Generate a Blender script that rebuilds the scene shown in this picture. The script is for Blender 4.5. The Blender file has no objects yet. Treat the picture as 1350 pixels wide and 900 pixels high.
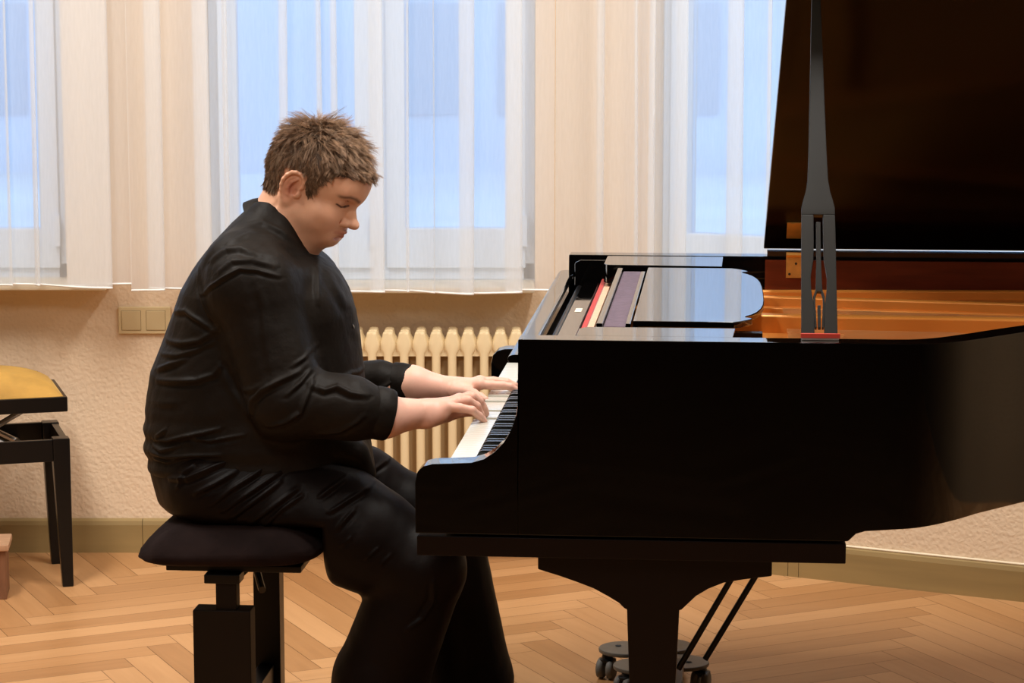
import bpy, bmesh, math, random
import numpy as np
from mathutils import Vector, Matrix

random.seed(7)
rng = np.random.default_rng(7)
SC = bpy.context.scene
COL = SC.collection

# ------------------------------------------------------------------ camera numbers
FOC = 3137.0
CAMH = 1.6
PITCH = math.atan(450 / FOC)
CAM = np.array([0, 0, CAMH])
FW = np.array([0, math.cos(PITCH), -math.sin(PITCH)])
RT = np.array([1.0, 0, 0])
UP = np.array([0, math.sin(PITCH), math.cos(PITCH)])


def ray(x, y):
    return FW + (x - 675) / FOC * RT - (y - 450) / FOC * UP


def on_z(x, y, z):
    d = ray(x, y)
    return CAM + (z - CAMH) / d[2] * d


def on_y(x, y, Y):
    d = ray(x, y)
    return CAM + Y / d[1] * d


# piano frame: u along the case, v from the treble side to the bass side, z up
TH = math.radians(5.0)
PU = np.array([math.cos(TH), -math.sin(TH), 0])
PV = np.array([math.sin(TH), math.cos(TH), 0])
PO = on_z(683, 447, 1.0)
PO[2] = 0


def at(x, y, v):
    """point (u, v, z) of the piano frame at depth v for a place in the photo"""
    d = ray(x, y)
    t = (v - (CAM - PO) @ PV) / (d @ PV)
    P = CAM + t * d - PO
    return np.array([P @ PU, v, P[2]])


# ------------------------------------------------------------------ helpers
def link(o, parent=None):
    COL.objects.link(o)
    if parent is not None:
        o.parent = parent
    return o


def tag(o, label=None, cat=None, group=None, kind=None):
    if label: o['label'] = label
    if cat: o['category'] = cat
    if group: o['group'] = group
    if kind: o['kind'] = kind
    return o


def empty(name, loc=(0, 0, 0), rz=0.0, label=None, cat=None, group=None):
    o = bpy.data.objects.new(name, None)
    o.empty_display_size = .1
    o.location = loc
    o.rotation_euler = (0, 0, rz)
    link(o)
    return tag(o, label, cat, group)


class MB:
    """collects shapes, then makes one mesh object"""
    def __init__(s):
        s.v = []; s.f = []; s.mi = []

    def add(s, vs, fs, mi=0):
        n = len(s.v)
        s.v += [tuple(map(float, p)) for p in vs]
        s.f += [tuple(i + n for i in f) for f in fs]
        s.mi += [mi] * len(fs)
        return s

    def box(s, x0, x1, y0, y1, z0, z1, mi=0):
        vs = [(x0, y0, z0), (x1, y0, z0), (x1, y1, z0), (x0, y1, z0), (x0, y0, z1), (x1, y0, z1), (x1, y1, z1), (x0, y1, z1)]
        return s.add(vs, [(0, 3, 2, 1), (4, 5, 6, 7), (0, 1, 5, 4), (1, 2, 6, 5), (2, 3, 7, 6), (3, 0, 4, 7)], mi)

    def prism(s, poly, a0, a1, axis='y', mi=0):
        """poly in the plane across axis, pushed from a0 to a1"""
        n = len(poly)
        def P(p, a):
            if axis == 'y': return (p[0], a, p[1])
            if axis == 'x': return (a, p[0], p[1])
            return (p[0], p[1], a)
        vs = [P(p, a0) for p in poly] + [P(p, a1) for p in poly]
        area = sum(poly[i][0] * poly[(i + 1) % n][1] - poly[(i + 1) % n][0] * poly[i][1] for i in range(n))
        fs = [tuple(range(n)), tuple(range(2 * n - 1, n - 1, -1))]
        fs += [(i, i + n, (i + 1) % n + n, (i + 1) % n) for i in range(n)]
        if (area < 0) != (axis != 'y'):
            pass
        return s.add(vs, fs, mi)

    def tube(s, pts, rad, n=12, mi=0, cap=True, squash=None):
        pts = [np.array(p, float) for p in pts]
        if not hasattr(rad, '__len__'): rad = [rad] * len(pts)
        base = len(s.v)
        prev = None
        for i, p in enumerate(pts):
            a = pts[min(i + 1, len(pts) - 1)] - pts[max(i - 1, 0)]
            a /= np.linalg.norm(a)
            ref = np.array([0, 0, 1.0]) if abs(a[2]) < .9 else np.array([1.0, 0, 0])
            if prev is not None: ref = prev
            b = ref - a * (ref @ a); b /= np.linalg.norm(b); c = np.cross(a, b)
            prev = b
            for k in range(n):
                t = 2 * math.pi * k / n
                s.v.append(tuple(p + rad[i] * (math.cos(t) * b + math.sin(t) * c)))
        for i in range(len(pts) - 1):
            for k in range(n):
                k2 = (k + 1) % n
                s.f.append((base + i * n + k, base + i * n + k2, base + (i + 1) * n + k2, base + (i + 1) * n + k)); s.mi.append(mi)
        if cap:
            s.f.append(tuple(base + k for k in range(n - 1, -1, -1))); s.mi.append(mi)
            m = base + (len(pts) - 1) * n
            s.f.append(tuple(m + k for k in range(n))); s.mi.append(mi)
        return s

    def lathe(s, prof, c=(0, 0, 0), n=24, axis='z', mi=0):
        base = len(s.v)
        for r, h in prof:
            for k in range(n):
                t = 2 * math.pi * k / n
                a, b = r * math.cos(t), r * math.sin(t)
                p = {'z': (a, b, h), 'y': (a, h, b), 'x': (h, a, b)}[axis]
                s.v.append((p[0] + c[0], p[1] + c[1], p[2] + c[2]))
        for i in range(len(prof) - 1):
            for k in range(n):
                k2 = (k + 1) % n
                s.f.append((base + i * n + k, base + i * n + k2, base + (i + 1) * n + k2, base + (i + 1) * n + k)); s.mi.append(mi)
        s.f.append(tuple(base + k for k in range(n - 1, -1, -1))); s.mi.append(mi)
        m = base + (len(prof) - 1) * n
        s.f.append(tuple(m + k for k in range(n))); s.mi.append(mi)
        return s

    def build(s, name, mats, parent=None, smooth=False, bevel=0, seg=2, angle=35, **tags):
        me = bpy.data.meshes.new(name)
        me.from_pydata(s.v, [], s.f)
        if not isinstance(mats, (list, tuple)): mats = [mats]
        for m in mats: me.materials.append(m)
        if len(mats) > 1: me.polygons.foreach_set('material_index', s.mi)
        bm = bmesh.new(); bm.from_mesh(me)
        bmesh.ops.recalc_face_normals(bm, faces=bm.faces)
        if bevel:
            es = [e for e in bm.edges if len(e.link_faces) == 2 and e.calc_face_angle(0) > math.radians(28)]
            bmesh.ops.bevel(bm, geom=es, offset=bevel, segments=seg, profile=.5, affect='EDGES', clamp_overlap=True)
        bm.to_mesh(me); bm.free()
        if smooth or bevel:
            me.set_sharp_from_angle(angle=math.radians(angle)) if hasattr(me, 'set_sharp_from_angle') else None
            me.polygons.foreach_set('use_smooth', [True] * len(me.polygons))
        me.update()
        o = bpy.data.objects.new(name, me)
        if bevel:
            wn = o.modifiers.new('weighted_normals', 'WEIGHTED_NORMAL'); wn.keep_sharp = True; wn.weight = 80
        link(o, parent)
        return tag(o, tags.get('label'), tags.get('cat'), tags.get('group'), tags.get('kind'))


# ------------------------------------------------------------------ materials
MATS = {}


def mat(name, col=(.5, .5, .5), rough=.5, metal=0.0, spec=.5, coat=0.0, coat_rough=.03, noise=None, bump=None, sheen=0.0, sss=0.0, vcol=None, sheen_tint=None, ior=None):
    """noise=(scale, amount, (sx,sy,sz)) varies the colour; bump=(scale, strength, distance)"""
    if name in MATS: return MATS[name]
    m = bpy.data.materials.new(name); m.use_nodes = True
    nt = m.node_tree; b = nt.nodes['Principled BSDF']
    b.inputs['Base Color'].default_value = (*col, 1)
    b.inputs['Roughness'].default_value = rough
    b.inputs['Metallic'].default_value = metal
    b.inputs['Specular IOR Level'].default_value = spec
    b.inputs['Coat Weight'].default_value = coat
    b.inputs['Coat Roughness'].default_value = coat_rough
    if ior: b.inputs['IOR'].default_value = ior
    if sheen:
        b.inputs['Sheen Weight'].default_value = sheen
        b.inputs['Sheen Roughness'].default_value = .4
        if sheen_tint: b.inputs['Sheen Tint'].default_value = (*sheen_tint, 1)
    if sss:
        b.inputs['Subsurface Weight'].default_value = sss
        b.inputs['Subsurface Radius'].default_value = (.8, .35, .2)
        b.inputs['Subsurface Scale'].default_value = .006
    tc = nt.nodes.new('ShaderNodeTexCoord')
    last = None
    if vcol:
        a = nt.nodes.new('ShaderNodeAttribute'); a.attribute_name = vcol
        nt.links.new(a.outputs['Color'], b.inputs['Base Color']); last = a.outputs['Color']
    if noise:
        mp = nt.nodes.new('ShaderNodeMapping'); mp.inputs['Scale'].default_value = noise[2] if len(noise) > 2 else (1, 1, 1)
        nt.links.new(tc.outputs['Object'], mp.inputs['Vector'])
        n = nt.nodes.new('ShaderNodeTexNoise'); n.inputs['Scale'].default_value = noise[0]; n.inputs['Detail'].default_value = 5
        nt.links.new(mp.outputs['Vector'], n.inputs['Vector'])
        mr = nt.nodes.new('ShaderNodeMapRange'); mr.inputs['From Min'].default_value = .25; mr.inputs['From Max'].default_value = .75
        mr.inputs['To Min'].default_value = 1 - noise[1]; mr.inputs['To Max'].default_value = 1 + noise[1]
        nt.links.new(n.outputs['Fac'], mr.inputs['Value'])
        mx = nt.nodes.new('ShaderNodeVectorMath'); mx.operation = 'SCALE'
        if last: nt.links.new(last, mx.inputs[0])
        else: mx.inputs[0].default_value = col
        nt.links.new(mr.outputs['Result'], mx.inputs['Scale'])
        nt.links.new(mx.outputs['Vector'], b.inputs['Base Color'])
    if bump:
        n2 = nt.nodes.new('ShaderNodeTexNoise'); n2.inputs['Scale'].default_value = bump[0]; n2.inputs['Detail'].default_value = 4
        nt.links.new(tc.outputs['Object'], n2.inputs['Vector'])
        bp = nt.nodes.new('ShaderNodeBump'); bp.inputs['Strength'].default_value = bump[1]; bp.inputs['Distance'].default_value = bump[2]
        nt.links.new(n2.outputs['Fac'], bp.inputs['Height']); nt.links.new(bp.outputs['Normal'], b.inputs['Normal'])
    MATS[name] = m
    return m




def lacquer():
    """deep black polyester: a mirror coat over black, its reflection rising with the angle"""
    m = bpy.data.materials.new('black_piano_lacquer'); m.use_nodes = True
    nt = m.node_tree; nt.nodes.clear()
    out = nt.nodes.new('ShaderNodeOutputMaterial')
    df = nt.nodes.new('ShaderNodeBsdfDiffuse'); df.inputs['Color'].default_value = (.0016, .0013, .0013, 1)
    gl = nt.nodes.new('ShaderNodeBsdfGlossy'); gl.inputs['Roughness'].default_value = .035
    lw = nt.nodes.new('ShaderNodeLayerWeight'); lw.inputs['Blend'].default_value = .5
    pw = nt.nodes.new('ShaderNodeMath'); pw.operation = 'POWER'; pw.inputs[1].default_value = 2.0
    ma = nt.nodes.new('ShaderNodeMath'); ma.operation = 'MULTIPLY_ADD'; ma.inputs[1].default_value = .97; ma.inputs[2].default_value = .009
    mx = nt.nodes.new('ShaderNodeMixShader')
    nt.links.new(lw.outputs['Facing'], pw.inputs[0]); nt.links.new(pw.outputs[0], ma.inputs[0]); nt.links.new(ma.outputs[0], mx.inputs[0])
    nt.links.new(df.outputs[0], mx.inputs[1]); nt.links.new(gl.outputs[0], mx.inputs[2]); nt.links.new(mx.outputs[0], out.inputs[0])
    return m


LACQ = lacquer()
LIDM = mat('lid_lacquer', (.0035, .0014, .001), .16, spec=.22)
LACQ_DULL = mat('dull_black_lacquer', (.0042, .0018, .0016), .35, spec=.15)
BLACK_PAINT = mat('black_paint', (.0045, .004, .004), .28, spec=.3)
MAHOG = mat('mahogany_veneer', (.125, .021, .007), .28, noise=(7, .30, (1, 1, 9)))
GOLD = mat('gold_bronze_plate', (.82, .31, .055), .36, metal=.3, noise=(5, .08))
GOLD_L = mat('gold_bronze_edge', (.80, .36, .09), .34, metal=.3)
SOUNDB = mat('spruce_soundboard', (.45, .17, .035), .4, noise=(4, .15, (1, 12, 1)))
STRING = mat('steel_string', (.6, .3, .12), .4, metal=.8)
BRASS = mat('brass', (.85, .48, .12), .35, metal=.7, noise=(30, .2))
IVORY = mat('white_key_top', (.60, .58, .51), .15, spec=.5)
EBONY = mat('black_key', (.008, .008, .008), .22)
FELT_RED = mat('red_felt', (.42, .018, .012), .9, sheen=.3)
WOOD_PALE = mat('pale_maple', (.62, .37, .24), .5, noise=(12, .12, (1, 8, 1)))
FELT_PURPLE = mat('purple_felt', (.095, .06, .085), .95, noise=(60, .25), bump=(120, .6, .002), sheen=.15)
PROP_M = mat('satin_grey_black', (.009, .008, .006), .42, spec=.2)
STEEL = mat('steel', (.45, .44, .42), .3, metal=.9)
GREY_M = mat('grey_cast_metal', (.12, .112, .095), .45, metal=.2, noise=(40, .1))
RUBBER = mat('grey_rubber', (.13, .122, .108), .6)
SUEDE = mat('dark_suede', (.012, .0068, .0062), .9, spec=.06, noise=(9, .5), bump=(25, .35, .01), sheen=.03, sheen_tint=(1, .75, .75))
VELVET = mat('gold_velvet', (.46, .25, .045), .8, noise=(14, .22), bump=(30, .3, .006), sheen=.5, sheen_tint=(1, .75, .3))
BENCH_BLK = mat('bench_black', (.0025, .002, .002), .35, spec=.2)
BENCH_BRN = mat('bench_dark_brown', (.0065, .0035, .0018), .55, spec=.15, noise=(6, .3))
OAK_BOX = mat('worn_reddish_wood', (.20, .085, .038), .6, noise=(8, .3, (6, 6, 1)), bump=(40, .4, .003))
OAK_TOP = mat('worn_pale_wood', (.44, .25, .14), .6, noise=(20, .25, (1, 5, 1)), bump=(40, .4, .003))
SKIRT = mat('khaki_baseboard', (.315, .215, .085), .5, noise=(3, .16, (.6, .6, 7)))
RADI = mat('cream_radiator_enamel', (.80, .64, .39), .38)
RADI_GAP = mat('radiator_gap_shade', (.50, .34, .17), .6)  # tone of the shaded wall between the columns, held as a colour
FRAME_DAYLIT = mat('white_paint_daylight_tint', (.66, .80, 1.0), .35)  # white frames; the blue daylight on them is put into this colour
SILL_M = mat('cream_sill', (.72, .63, .48), .35)
PLASTIC_C = mat('cream_plastic', (.64, .50, .28), .35)
PLASTIC_D = mat('cream_plastic_insert', (.58, .45, .25), .35)
SHOE = mat('black_shoe_leather', (.008, .007, .007), .3)
SHIRT = mat('black_cotton_shirt', (.0095, .0070, .0052), .54, spec=.09, noise=(10, .25), bump=(14, .3, .02))
TROUS = mat('black_trousers', (.0042, .0021, .0015), .48, spec=.09, noise=(8, .3), bump=(12, .2, .015))
SKIN = mat('skin', (.6, .35, .25), .47, spec=.35, sss=.12, vcol='col', noise=(35, .05), bump=(300, .05, .001))
HAIR = mat('brown_hair', (.16, .085, .043), .5, spec=.35, vcol='col')
BUTTON = mat('black_button', (.01, .01, .01), .15)
LABELW = mat('cream_sticker', (.75, .65, .5), .5)
ACRYL = mat('clear_acrylic', (.55, .5, .45), .1, spec=.6)
REDPAD = mat('red_plastic_pad', (.6, .06, .04), .35)


def wall_material(name, col):
    m = mat(name, col, .85, spec=.2, noise=(2.0, .03))
    nt = m.node_tree; b = nt.nodes['Principled BSDF']
    tc = nt.nodes.new('ShaderNodeTexCoord')
    n1 = nt.nodes.new('ShaderNodeTexNoise'); n1.inputs['Scale'].default_value = 60; n1.inputs['Detail'].default_value = 3; n1.inputs['Distortion'].default_value = 1.2
    n2 = nt.nodes.new('ShaderNodeTexVoronoi'); n2.inputs['Scale'].default_value = 95; n2.feature = 'SMOOTH_F1'
    nt.links.new(tc.outputs['Object'], n1.inputs['Vector']); nt.links.new(tc.outputs['Object'], n2.inputs['Vector'])
    ad = nt.nodes.new('ShaderNodeMath'); ad.operation = 'ADD'
    nt.links.new(n1.outputs['Fac'], ad.inputs[0]); nt.links.new(n2.outputs['Distance'], ad.inputs[1])
    bp = nt.nodes.new('ShaderNodeBump'); bp.inputs['Strength'].default_value = .40; bp.inputs['Distance'].default_value = .004
    nt.links.new(ad.outputs[0], bp.inputs['Height']); nt.links.new(bp.outputs['Normal'], b.inputs['Normal'])
    return m


WALL = wall_material('plaster_wall', (.76, .585, .41))
WALL_DARK = wall_material('far_room_wall', (.10, .07, .05))
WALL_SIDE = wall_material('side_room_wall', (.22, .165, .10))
CEIL = mat('white_ceiling', (.75, .7, .62), .9)


def curtain_material():
    m = bpy.data.materials.new('sheer_white_voile'); m.use_nodes = True
    nt = m.node_tree; nt.nodes.clear()
    out = nt.nodes.new('ShaderNodeOutputMaterial')
    tr = nt.nodes.new('ShaderNodeBsdfTransparent')
    df = nt.nodes.new('ShaderNodeBsdfDiffuse'); df.inputs['Color'].default_value = (.90, .925, .95, 1)
    tl = nt.nodes.new('ShaderNodeBsdfTranslucent'); tl.inputs['Color'].default_value = (.93, .93, .93, 1)
    m1 = nt.nodes.new('ShaderNodeMixShader'); m1.inputs[0].default_value = .45
    m2 = nt.nodes.new('ShaderNodeMixShader')
    tc = nt.nodes.new('ShaderNodeTexCoord')
    mp = nt.nodes.new('ShaderNodeMapping'); mp.inputs['Scale'].default_value = (1, 1, .12)
    n = nt.nodes.new('ShaderNodeTexNoise'); n.inputs['Scale'].default_value = 160; n.inputs['Detail'].default_value = 3
    mr = nt.nodes.new('ShaderNodeMapRange'); mr.inputs['From Min'].default_value = .3; mr.inputs['From Max'].default_value = .7
    mr.inputs['To Min'].default_value = .42; mr.inputs['To Max'].default_value = .45
    nt.links.new(tc.outputs['Object'], mp.inputs[0]); nt.links.new(mp.outputs[0], n.inputs['Vector'])
    nt.links.new(n.outputs['Fac'], mr.inputs['Value']); nt.links.new(mr.outputs[0], m2.inputs[0])
    nt.links.new(df.outputs[0], m1.inputs[1]); nt.links.new(tl.outputs[0], m1.inputs[2])
    nt.links.new(tr.outputs[0], m2.inputs[1]); nt.links.new(m1.outputs[0], m2.inputs[2])
    nt.links.new(m2.outputs[0], out.inputs[0])
    return m


def glass_material():
    m = bpy.data.materials.new('window_glass'); m.use_nodes = True
    nt = m.node_tree; nt.nodes.clear()
    out = nt.nodes.new('ShaderNodeOutputMaterial')
    tr = nt.nodes.new('ShaderNodeBsdfTransparent'); tr.inputs['Color'].default_value = (.93, .97, 1, 1)
    gl = nt.nodes.new('ShaderNodeBsdfGlossy'); gl.inputs['Roughness'].default_value = .01
    fr = nt.nodes.new('ShaderNodeFresnel'); fr.inputs['IOR'].default_value = 1.45
    mx = nt.nodes.new('ShaderNodeMixShader')
    nt.links.new(fr.outputs[0], mx.inputs[0]); nt.links.new(tr.outputs[0], mx.inputs[1]); nt.links.new(gl.outputs[0], mx.inputs[2])
    nt.links.new(mx.outputs[0], out.inputs[0])
    return m


def floor_material():
    m = bpy.data.materials.new('beech_parquet'); m.use_nodes = True
    nt = m.node_tree; b = nt.nodes['Principled BSDF']
    at_ = nt.nodes.new('ShaderNodeAttribute'); at_.attribute_name = 'plank'
    sep = nt.nodes.new('ShaderNodeSeparateColor'); nt.links.new(at_.outputs['Color'], sep.inputs[0])
    uv = nt.nodes.new('ShaderNodeUVMap')
    # grain, stretched along each plank
    cmb = nt.nodes.new('ShaderNodeCombineXYZ')
    sp = nt.nodes.new('ShaderNodeSeparateXYZ'); nt.links.new(uv.outputs[0], sp.inputs[0])
    mu = nt.nodes.new('ShaderNodeMath'); mu.operation = 'MULTIPLY'; mu.inputs[1].default_value = 3.0
    mv = nt.nodes.new('ShaderNodeMath'); mv.operation = 'MULTIPLY'; mv.inputs[1].default_value = 45
    mw = nt.nodes.new('ShaderNodeMath'); mw.operation = 'MULTIPLY'; mw.inputs[1].default_value = 90
    nt.links.new(sp.outputs[0], mu.inputs[0]); nt.links.new(sp.outputs[1], mv.inputs[0]); nt.links.new(sep.outputs[1], mw.inputs[0])
    nt.links.new(mu.outputs[0], cmb.inputs[0]); nt.links.new(mv.outputs[0], cmb.inputs[1]); nt.links.new(mw.outputs[0], cmb.inputs[2])
    n = nt.nodes.new('ShaderNodeTexNoise'); n.inputs['Scale'].default_value = 1.0; n.inputs['Detail'].default_value = 5; n.inputs['Distortion'].default_value = .6
    nt.links.new(cmb.outputs[0], n.inputs['Vector'])
    ramp = nt.nodes.new('ShaderNodeValToRGB')
    r = ramp.color_ramp
    r.elements[0].position = 0.0; r.elements[0].color = (.31, .145, .055, 1)
    r.elements[1].position = 1.0; r.elements[1].color = (.60, .33, .150, 1)
    e = r.elements.new(.45); e.color = (.45, .225, .090, 1)
    mix = nt.nodes.new('ShaderNodeMath'); mix.operation = 'MULTIPLY_ADD'; mix.inputs[1].default_value = .46
    nt.links.new(n.outputs['Fac'], mix.inputs[0])
    ad = nt.nodes.new('ShaderNodeMath'); ad.operation = 'MULTIPLY'; ad.inputs[1].default_value = .72
    nt.links.new(sep.outputs[0], ad.inputs[0]); nt.links.new(ad.outputs[0], mix.inputs[2])
    nt.links.new(mix.outputs[0], ramp.inputs[0])
    nt.links.new(ramp.outputs[0], b.inputs['Base Color'])
    b.inputs['Roughness'].default_value = .33
    b.inputs['Specular IOR Level'].default_value = .4
    bp = nt.nodes.new('ShaderNodeBump'); bp.inputs['Strength'].default_value = .12; bp.inputs['Distance'].default_value = .002
    n3 = nt.nodes.new('ShaderNodeTexNoise'); n3.inputs['Scale'].default_value = 14
    tc = nt.nodes.new('ShaderNodeTexCoord'); nt.links.new(tc.outputs['Object'], n3.inputs['Vector'])
    nt.links.new(n3.outputs['Fac'], bp.inputs['Height']); nt.links.new(bp.outputs['Normal'], b.inputs['Normal'])
    return m


# ------------------------------------------------------------------ the room
YB = 6.82
C0 = on_z(1020, 755.5, 0); C1 = on_z(1350, 791.6, 0)
BD = (C1 - C0); BD /= np.linalg.norm(BD)
CX = C0[0] + (YB - C0[1]) / BD[1] * BD[0]
CORNER = np.array([CX, YB, 0])
BN = np.array([BD[1], -BD[0], 0])          # into the room
BLEN = 4.4
BANG = math.atan2(BD[1], BD[0])
E1 = CORNER + BD * BLEN
XL, XR, YF, ZC = -3.4, float(E1[0]), -3.0, 3.3


def bay(s, d, z):
    """s metres along the angled wall from the corner, d metres out of the wall into the room"""
    p = CORNER + BD * s + BN * d
    return (p[0], p[1], z)


def bay_s(x, y):
    r = ray(x, y); n = BN
    t = ((CORNER - CAM) @ n) / (r @ n)
    P = CAM + t * r
    return float((P - CORNER) @ BD), float(P[2])


def wall_with_holes(name, org, dirx, nrm, length, holes, z0, z1, thick, m, s0=0.0):
    """wall along dirx starting at org; holes = (s0,s1,z0,z1); thickness goes away from nrm"""
    mb = MB()
    xs = sorted({s0, length, *[h[0] for h in holes], *[h[1] for h in holes]})
    org = np.array(org, float); dirx = np.array(dirx, float); nrm = np.array(nrm, float)
    def blk(a, b, c, d):
        vs = []
        for zz in (c, d):
            for s_, t_ in ((a, 0), (b, 0), (b, -thick), (a, -thick)):
                p = org + dirx * s_ + nrm * t_
                vs.append((p[0], p[1], zz))
        mb.add(vs, [(0, 3, 2, 1), (4, 5, 6, 7), (0, 1, 5, 4), (1, 2, 6, 5), (2, 3, 7, 6), (3, 0, 4, 7)])
    for a, b in zip(xs[:-1], xs[1:]):
        hs = [h for h in holes if h[0] <= a + 1e-6 and h[1] >= b - 1e-6]
        if not hs: blk(a, b, z0, z1)
        else:
            blk(a, b, z0, hs[0][2]); blk(a, b, hs[0][3], z1)
    return mb.build(name, m, kind='structure')


W1 = (-2.45, on_y(95, 300, YB + .1)[0])
W2 = (on_y(281, 300, YB + .1)[0], on_y(705, 300, YB + .1)[0])
sA, _ = bay_s(862, 330); sB = sA + 1.15
ZS, ZT = .775, 2.75
wall_with_holes('wall_back', (XL, YB, 0), (1, 0, 0), (0, -1, 0), CX - XL + .02, [(W1[0] - XL, W1[1] - XL, ZS, ZT), (W2[0] - XL, W2[1] - XL, ZS, ZT)], 0, ZC, .32, WALL)
wall_with_holes('wall_bay', CORNER, BD, BN, BLEN, [(sA, sB, ZS, ZT)], 0, ZC, .32, WALL, s0=-.0)
MB().box(XL - .2, XL, YF, YB + .3, 0, ZC).build('wall_left', WALL_SIDE, kind='structure')
MB().box(XR, XR + .2, YF, E1[1] + .3, 0, ZC).build('wall_right', WALL_SIDE, kind='structure')
MB().box(XL - .2, XR + .2, YF - .2, YF, 0, ZC).build('wall_front', WALL_DARK, kind='structure')
MB().box(XL - .2, XR + .2, YF - .2, YB + .35, ZC, ZC + .15).build('ceiling', CEIL, kind='structure')


def build_floor():
    Lp, Wp = .615, .081
    ang = math.radians(25.5)
    a = np.array([math.cos(ang), math.sin(ang)]); b = np.array([-math.sin(ang), math.cos(ang)])
    nrm = np.array([math.cos(math.radians(-19.5)), math.sin(math.radians(-19.5))])
    c0 = -2.763 - (Lp - Wp / 2) / math.sqrt(2)
    ax = np.array([math.cos(math.radians(70.5)), math.sin(math.radians(70.5))])
    p0 = np.array([-.925, 5.666])
    org = nrm * c0 + ax * ((p0 @ ax) - (Lp + Wp) / math.sqrt(2))
    vs, fs, uvs, cols, mi = [], [], [], [], []
    g = .0006
    def plank(x0, y0, lx, ly, along_x):
        pts = [(x0 + g, y0 + g), (x0 + lx - g, y0 + g), (x0 + lx - g, y0 + ly - g), (x0 + g, y0 + ly - g)]
        P = [org + a * p[0] + b * p[1] for p in pts]
        cx = sum(p[0] for p in P) / 4; cy = sum(p[1] for p in P) / 4
        if not (XL - .3 < cx < XR + .3 and YF - .3 < cy < YB + .35): return
        n = len(vs)
        for p in P: vs.append((p[0], p[1], 0.0))
        fs.append((n, n + 1, n + 2, n + 3)); mi.append(0)
        r1, r2 = random.random(), random.random()
        off = r2 * 30
        for p in pts:
            lu, lv = (p[0] - x0, p[1] - y0) if along_x else (p[1] - y0, p[0] - x0)
            uvs.append((lu + off, lv)); cols.append((r1, r2, 0, 1))
    for i in range(-140, 140):
        for j in range(-16, 17):
            x = i * Wp + j * Lp; y = i * Wp - j * Lp
            plank(x, y, Lp, Wp, True)
            plank(x + Lp, y + Wp - Lp, Wp, Lp, False)
    n = len(vs)
    vs += [(XL - .3, YF - .3, -.0015), (XR + .3, YF - .3, -.0015), (XR + .3, YB + .35, -.0015), (XL - .3, YB + .35, -.0015),
           (XL - .3, YF - .3, -.06), (XR + .3, YF - .3, -.06), (XR + .3, YB + .35, -.06), (XL - .3, YB + .35, -.06)]
    for f in [(0, 1, 2, 3), (7, 6, 5, 4), (0, 4, 5, 1), (1, 5, 6, 2), (2, 6, 7, 3), (3, 7, 4, 0)]:
        fs.append(tuple(n + k for k in f)); mi.append(1)
        for _ in f: uvs.append((0, 0)); cols.append((0, 0, 0, 1))
    me = bpy.data.meshes.new('floor'); me.from_pydata(vs, [], fs)
    me.materials.append(floor_material()); me.materials.append(mat('parquet_joint', (.075, .03, .012), .8))
    me.polygons.foreach_set('material_index', mi)
    uvl = me.uv_layers.new(name='UVMap'); uvl.data.foreach_set('uv', [c for uv in uvs for c in uv])
    ca = me.color_attributes.new('plank', 'FLOAT_COLOR', 'CORNER'); ca.data.foreach_set('color', [c for col in cols for c in col])
    o = bpy.data.objects.new('floor', me); link(o); tag(o, kind='structure')


build_floor()

# baseboards
def skirting(name, org, dirx, nrm, length, joints):
    org = np.array(org, float); prof = [(0, 0), (.016, 0), (.016, .082), (.013, .094), (.004, .100), (0, .100)]
    mb = MB()
    cuts = [0.0] + joints + [length]
    for a, b in zip(cuts[:-1], cuts[1:]):
        vs = []
        for s_ in (a + .0008, b - .0008):
            for d_, z_ in prof:
                p = org + np.array(dirx) * s_ + np.array(nrm) * d_
                vs.append((p[0], p[1], z_))
        k = len(prof)
        mb.add(vs, [tuple(range(k)), tuple(range(2 * k - 1, k - 1, -1))] + [(i, i + k, (i + 1) % k + k, (i + 1) % k) for i in range(k)])
    return mb.build(name, SKIRT, kind='structure')


skirting('baseboard_back', (XL, YB, 0), (1, 0, 0), (0, -1, 0), CX - XL, [1.1, on_y(189, 700, YB)[0] - XL])
js = [bay_s(x, y)[0] for x, y in ((1041, 757), (1055, 757.5))]
skirting('baseboard_bay', CORNER, BD, BN, BLEN - .05, js)
# pale caulk bead along the bay baseboard
mb = MB(); mb.tube([bay(.1, .006, .101), bay(BLEN - .1, .006, .101)], .0035, 8)
mb.build('trim_1', mat('cream_caulk', (.85, .74, .55), .5), kind='structure')

CURT = curtain_material(); GLASS = glass_material()


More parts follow.
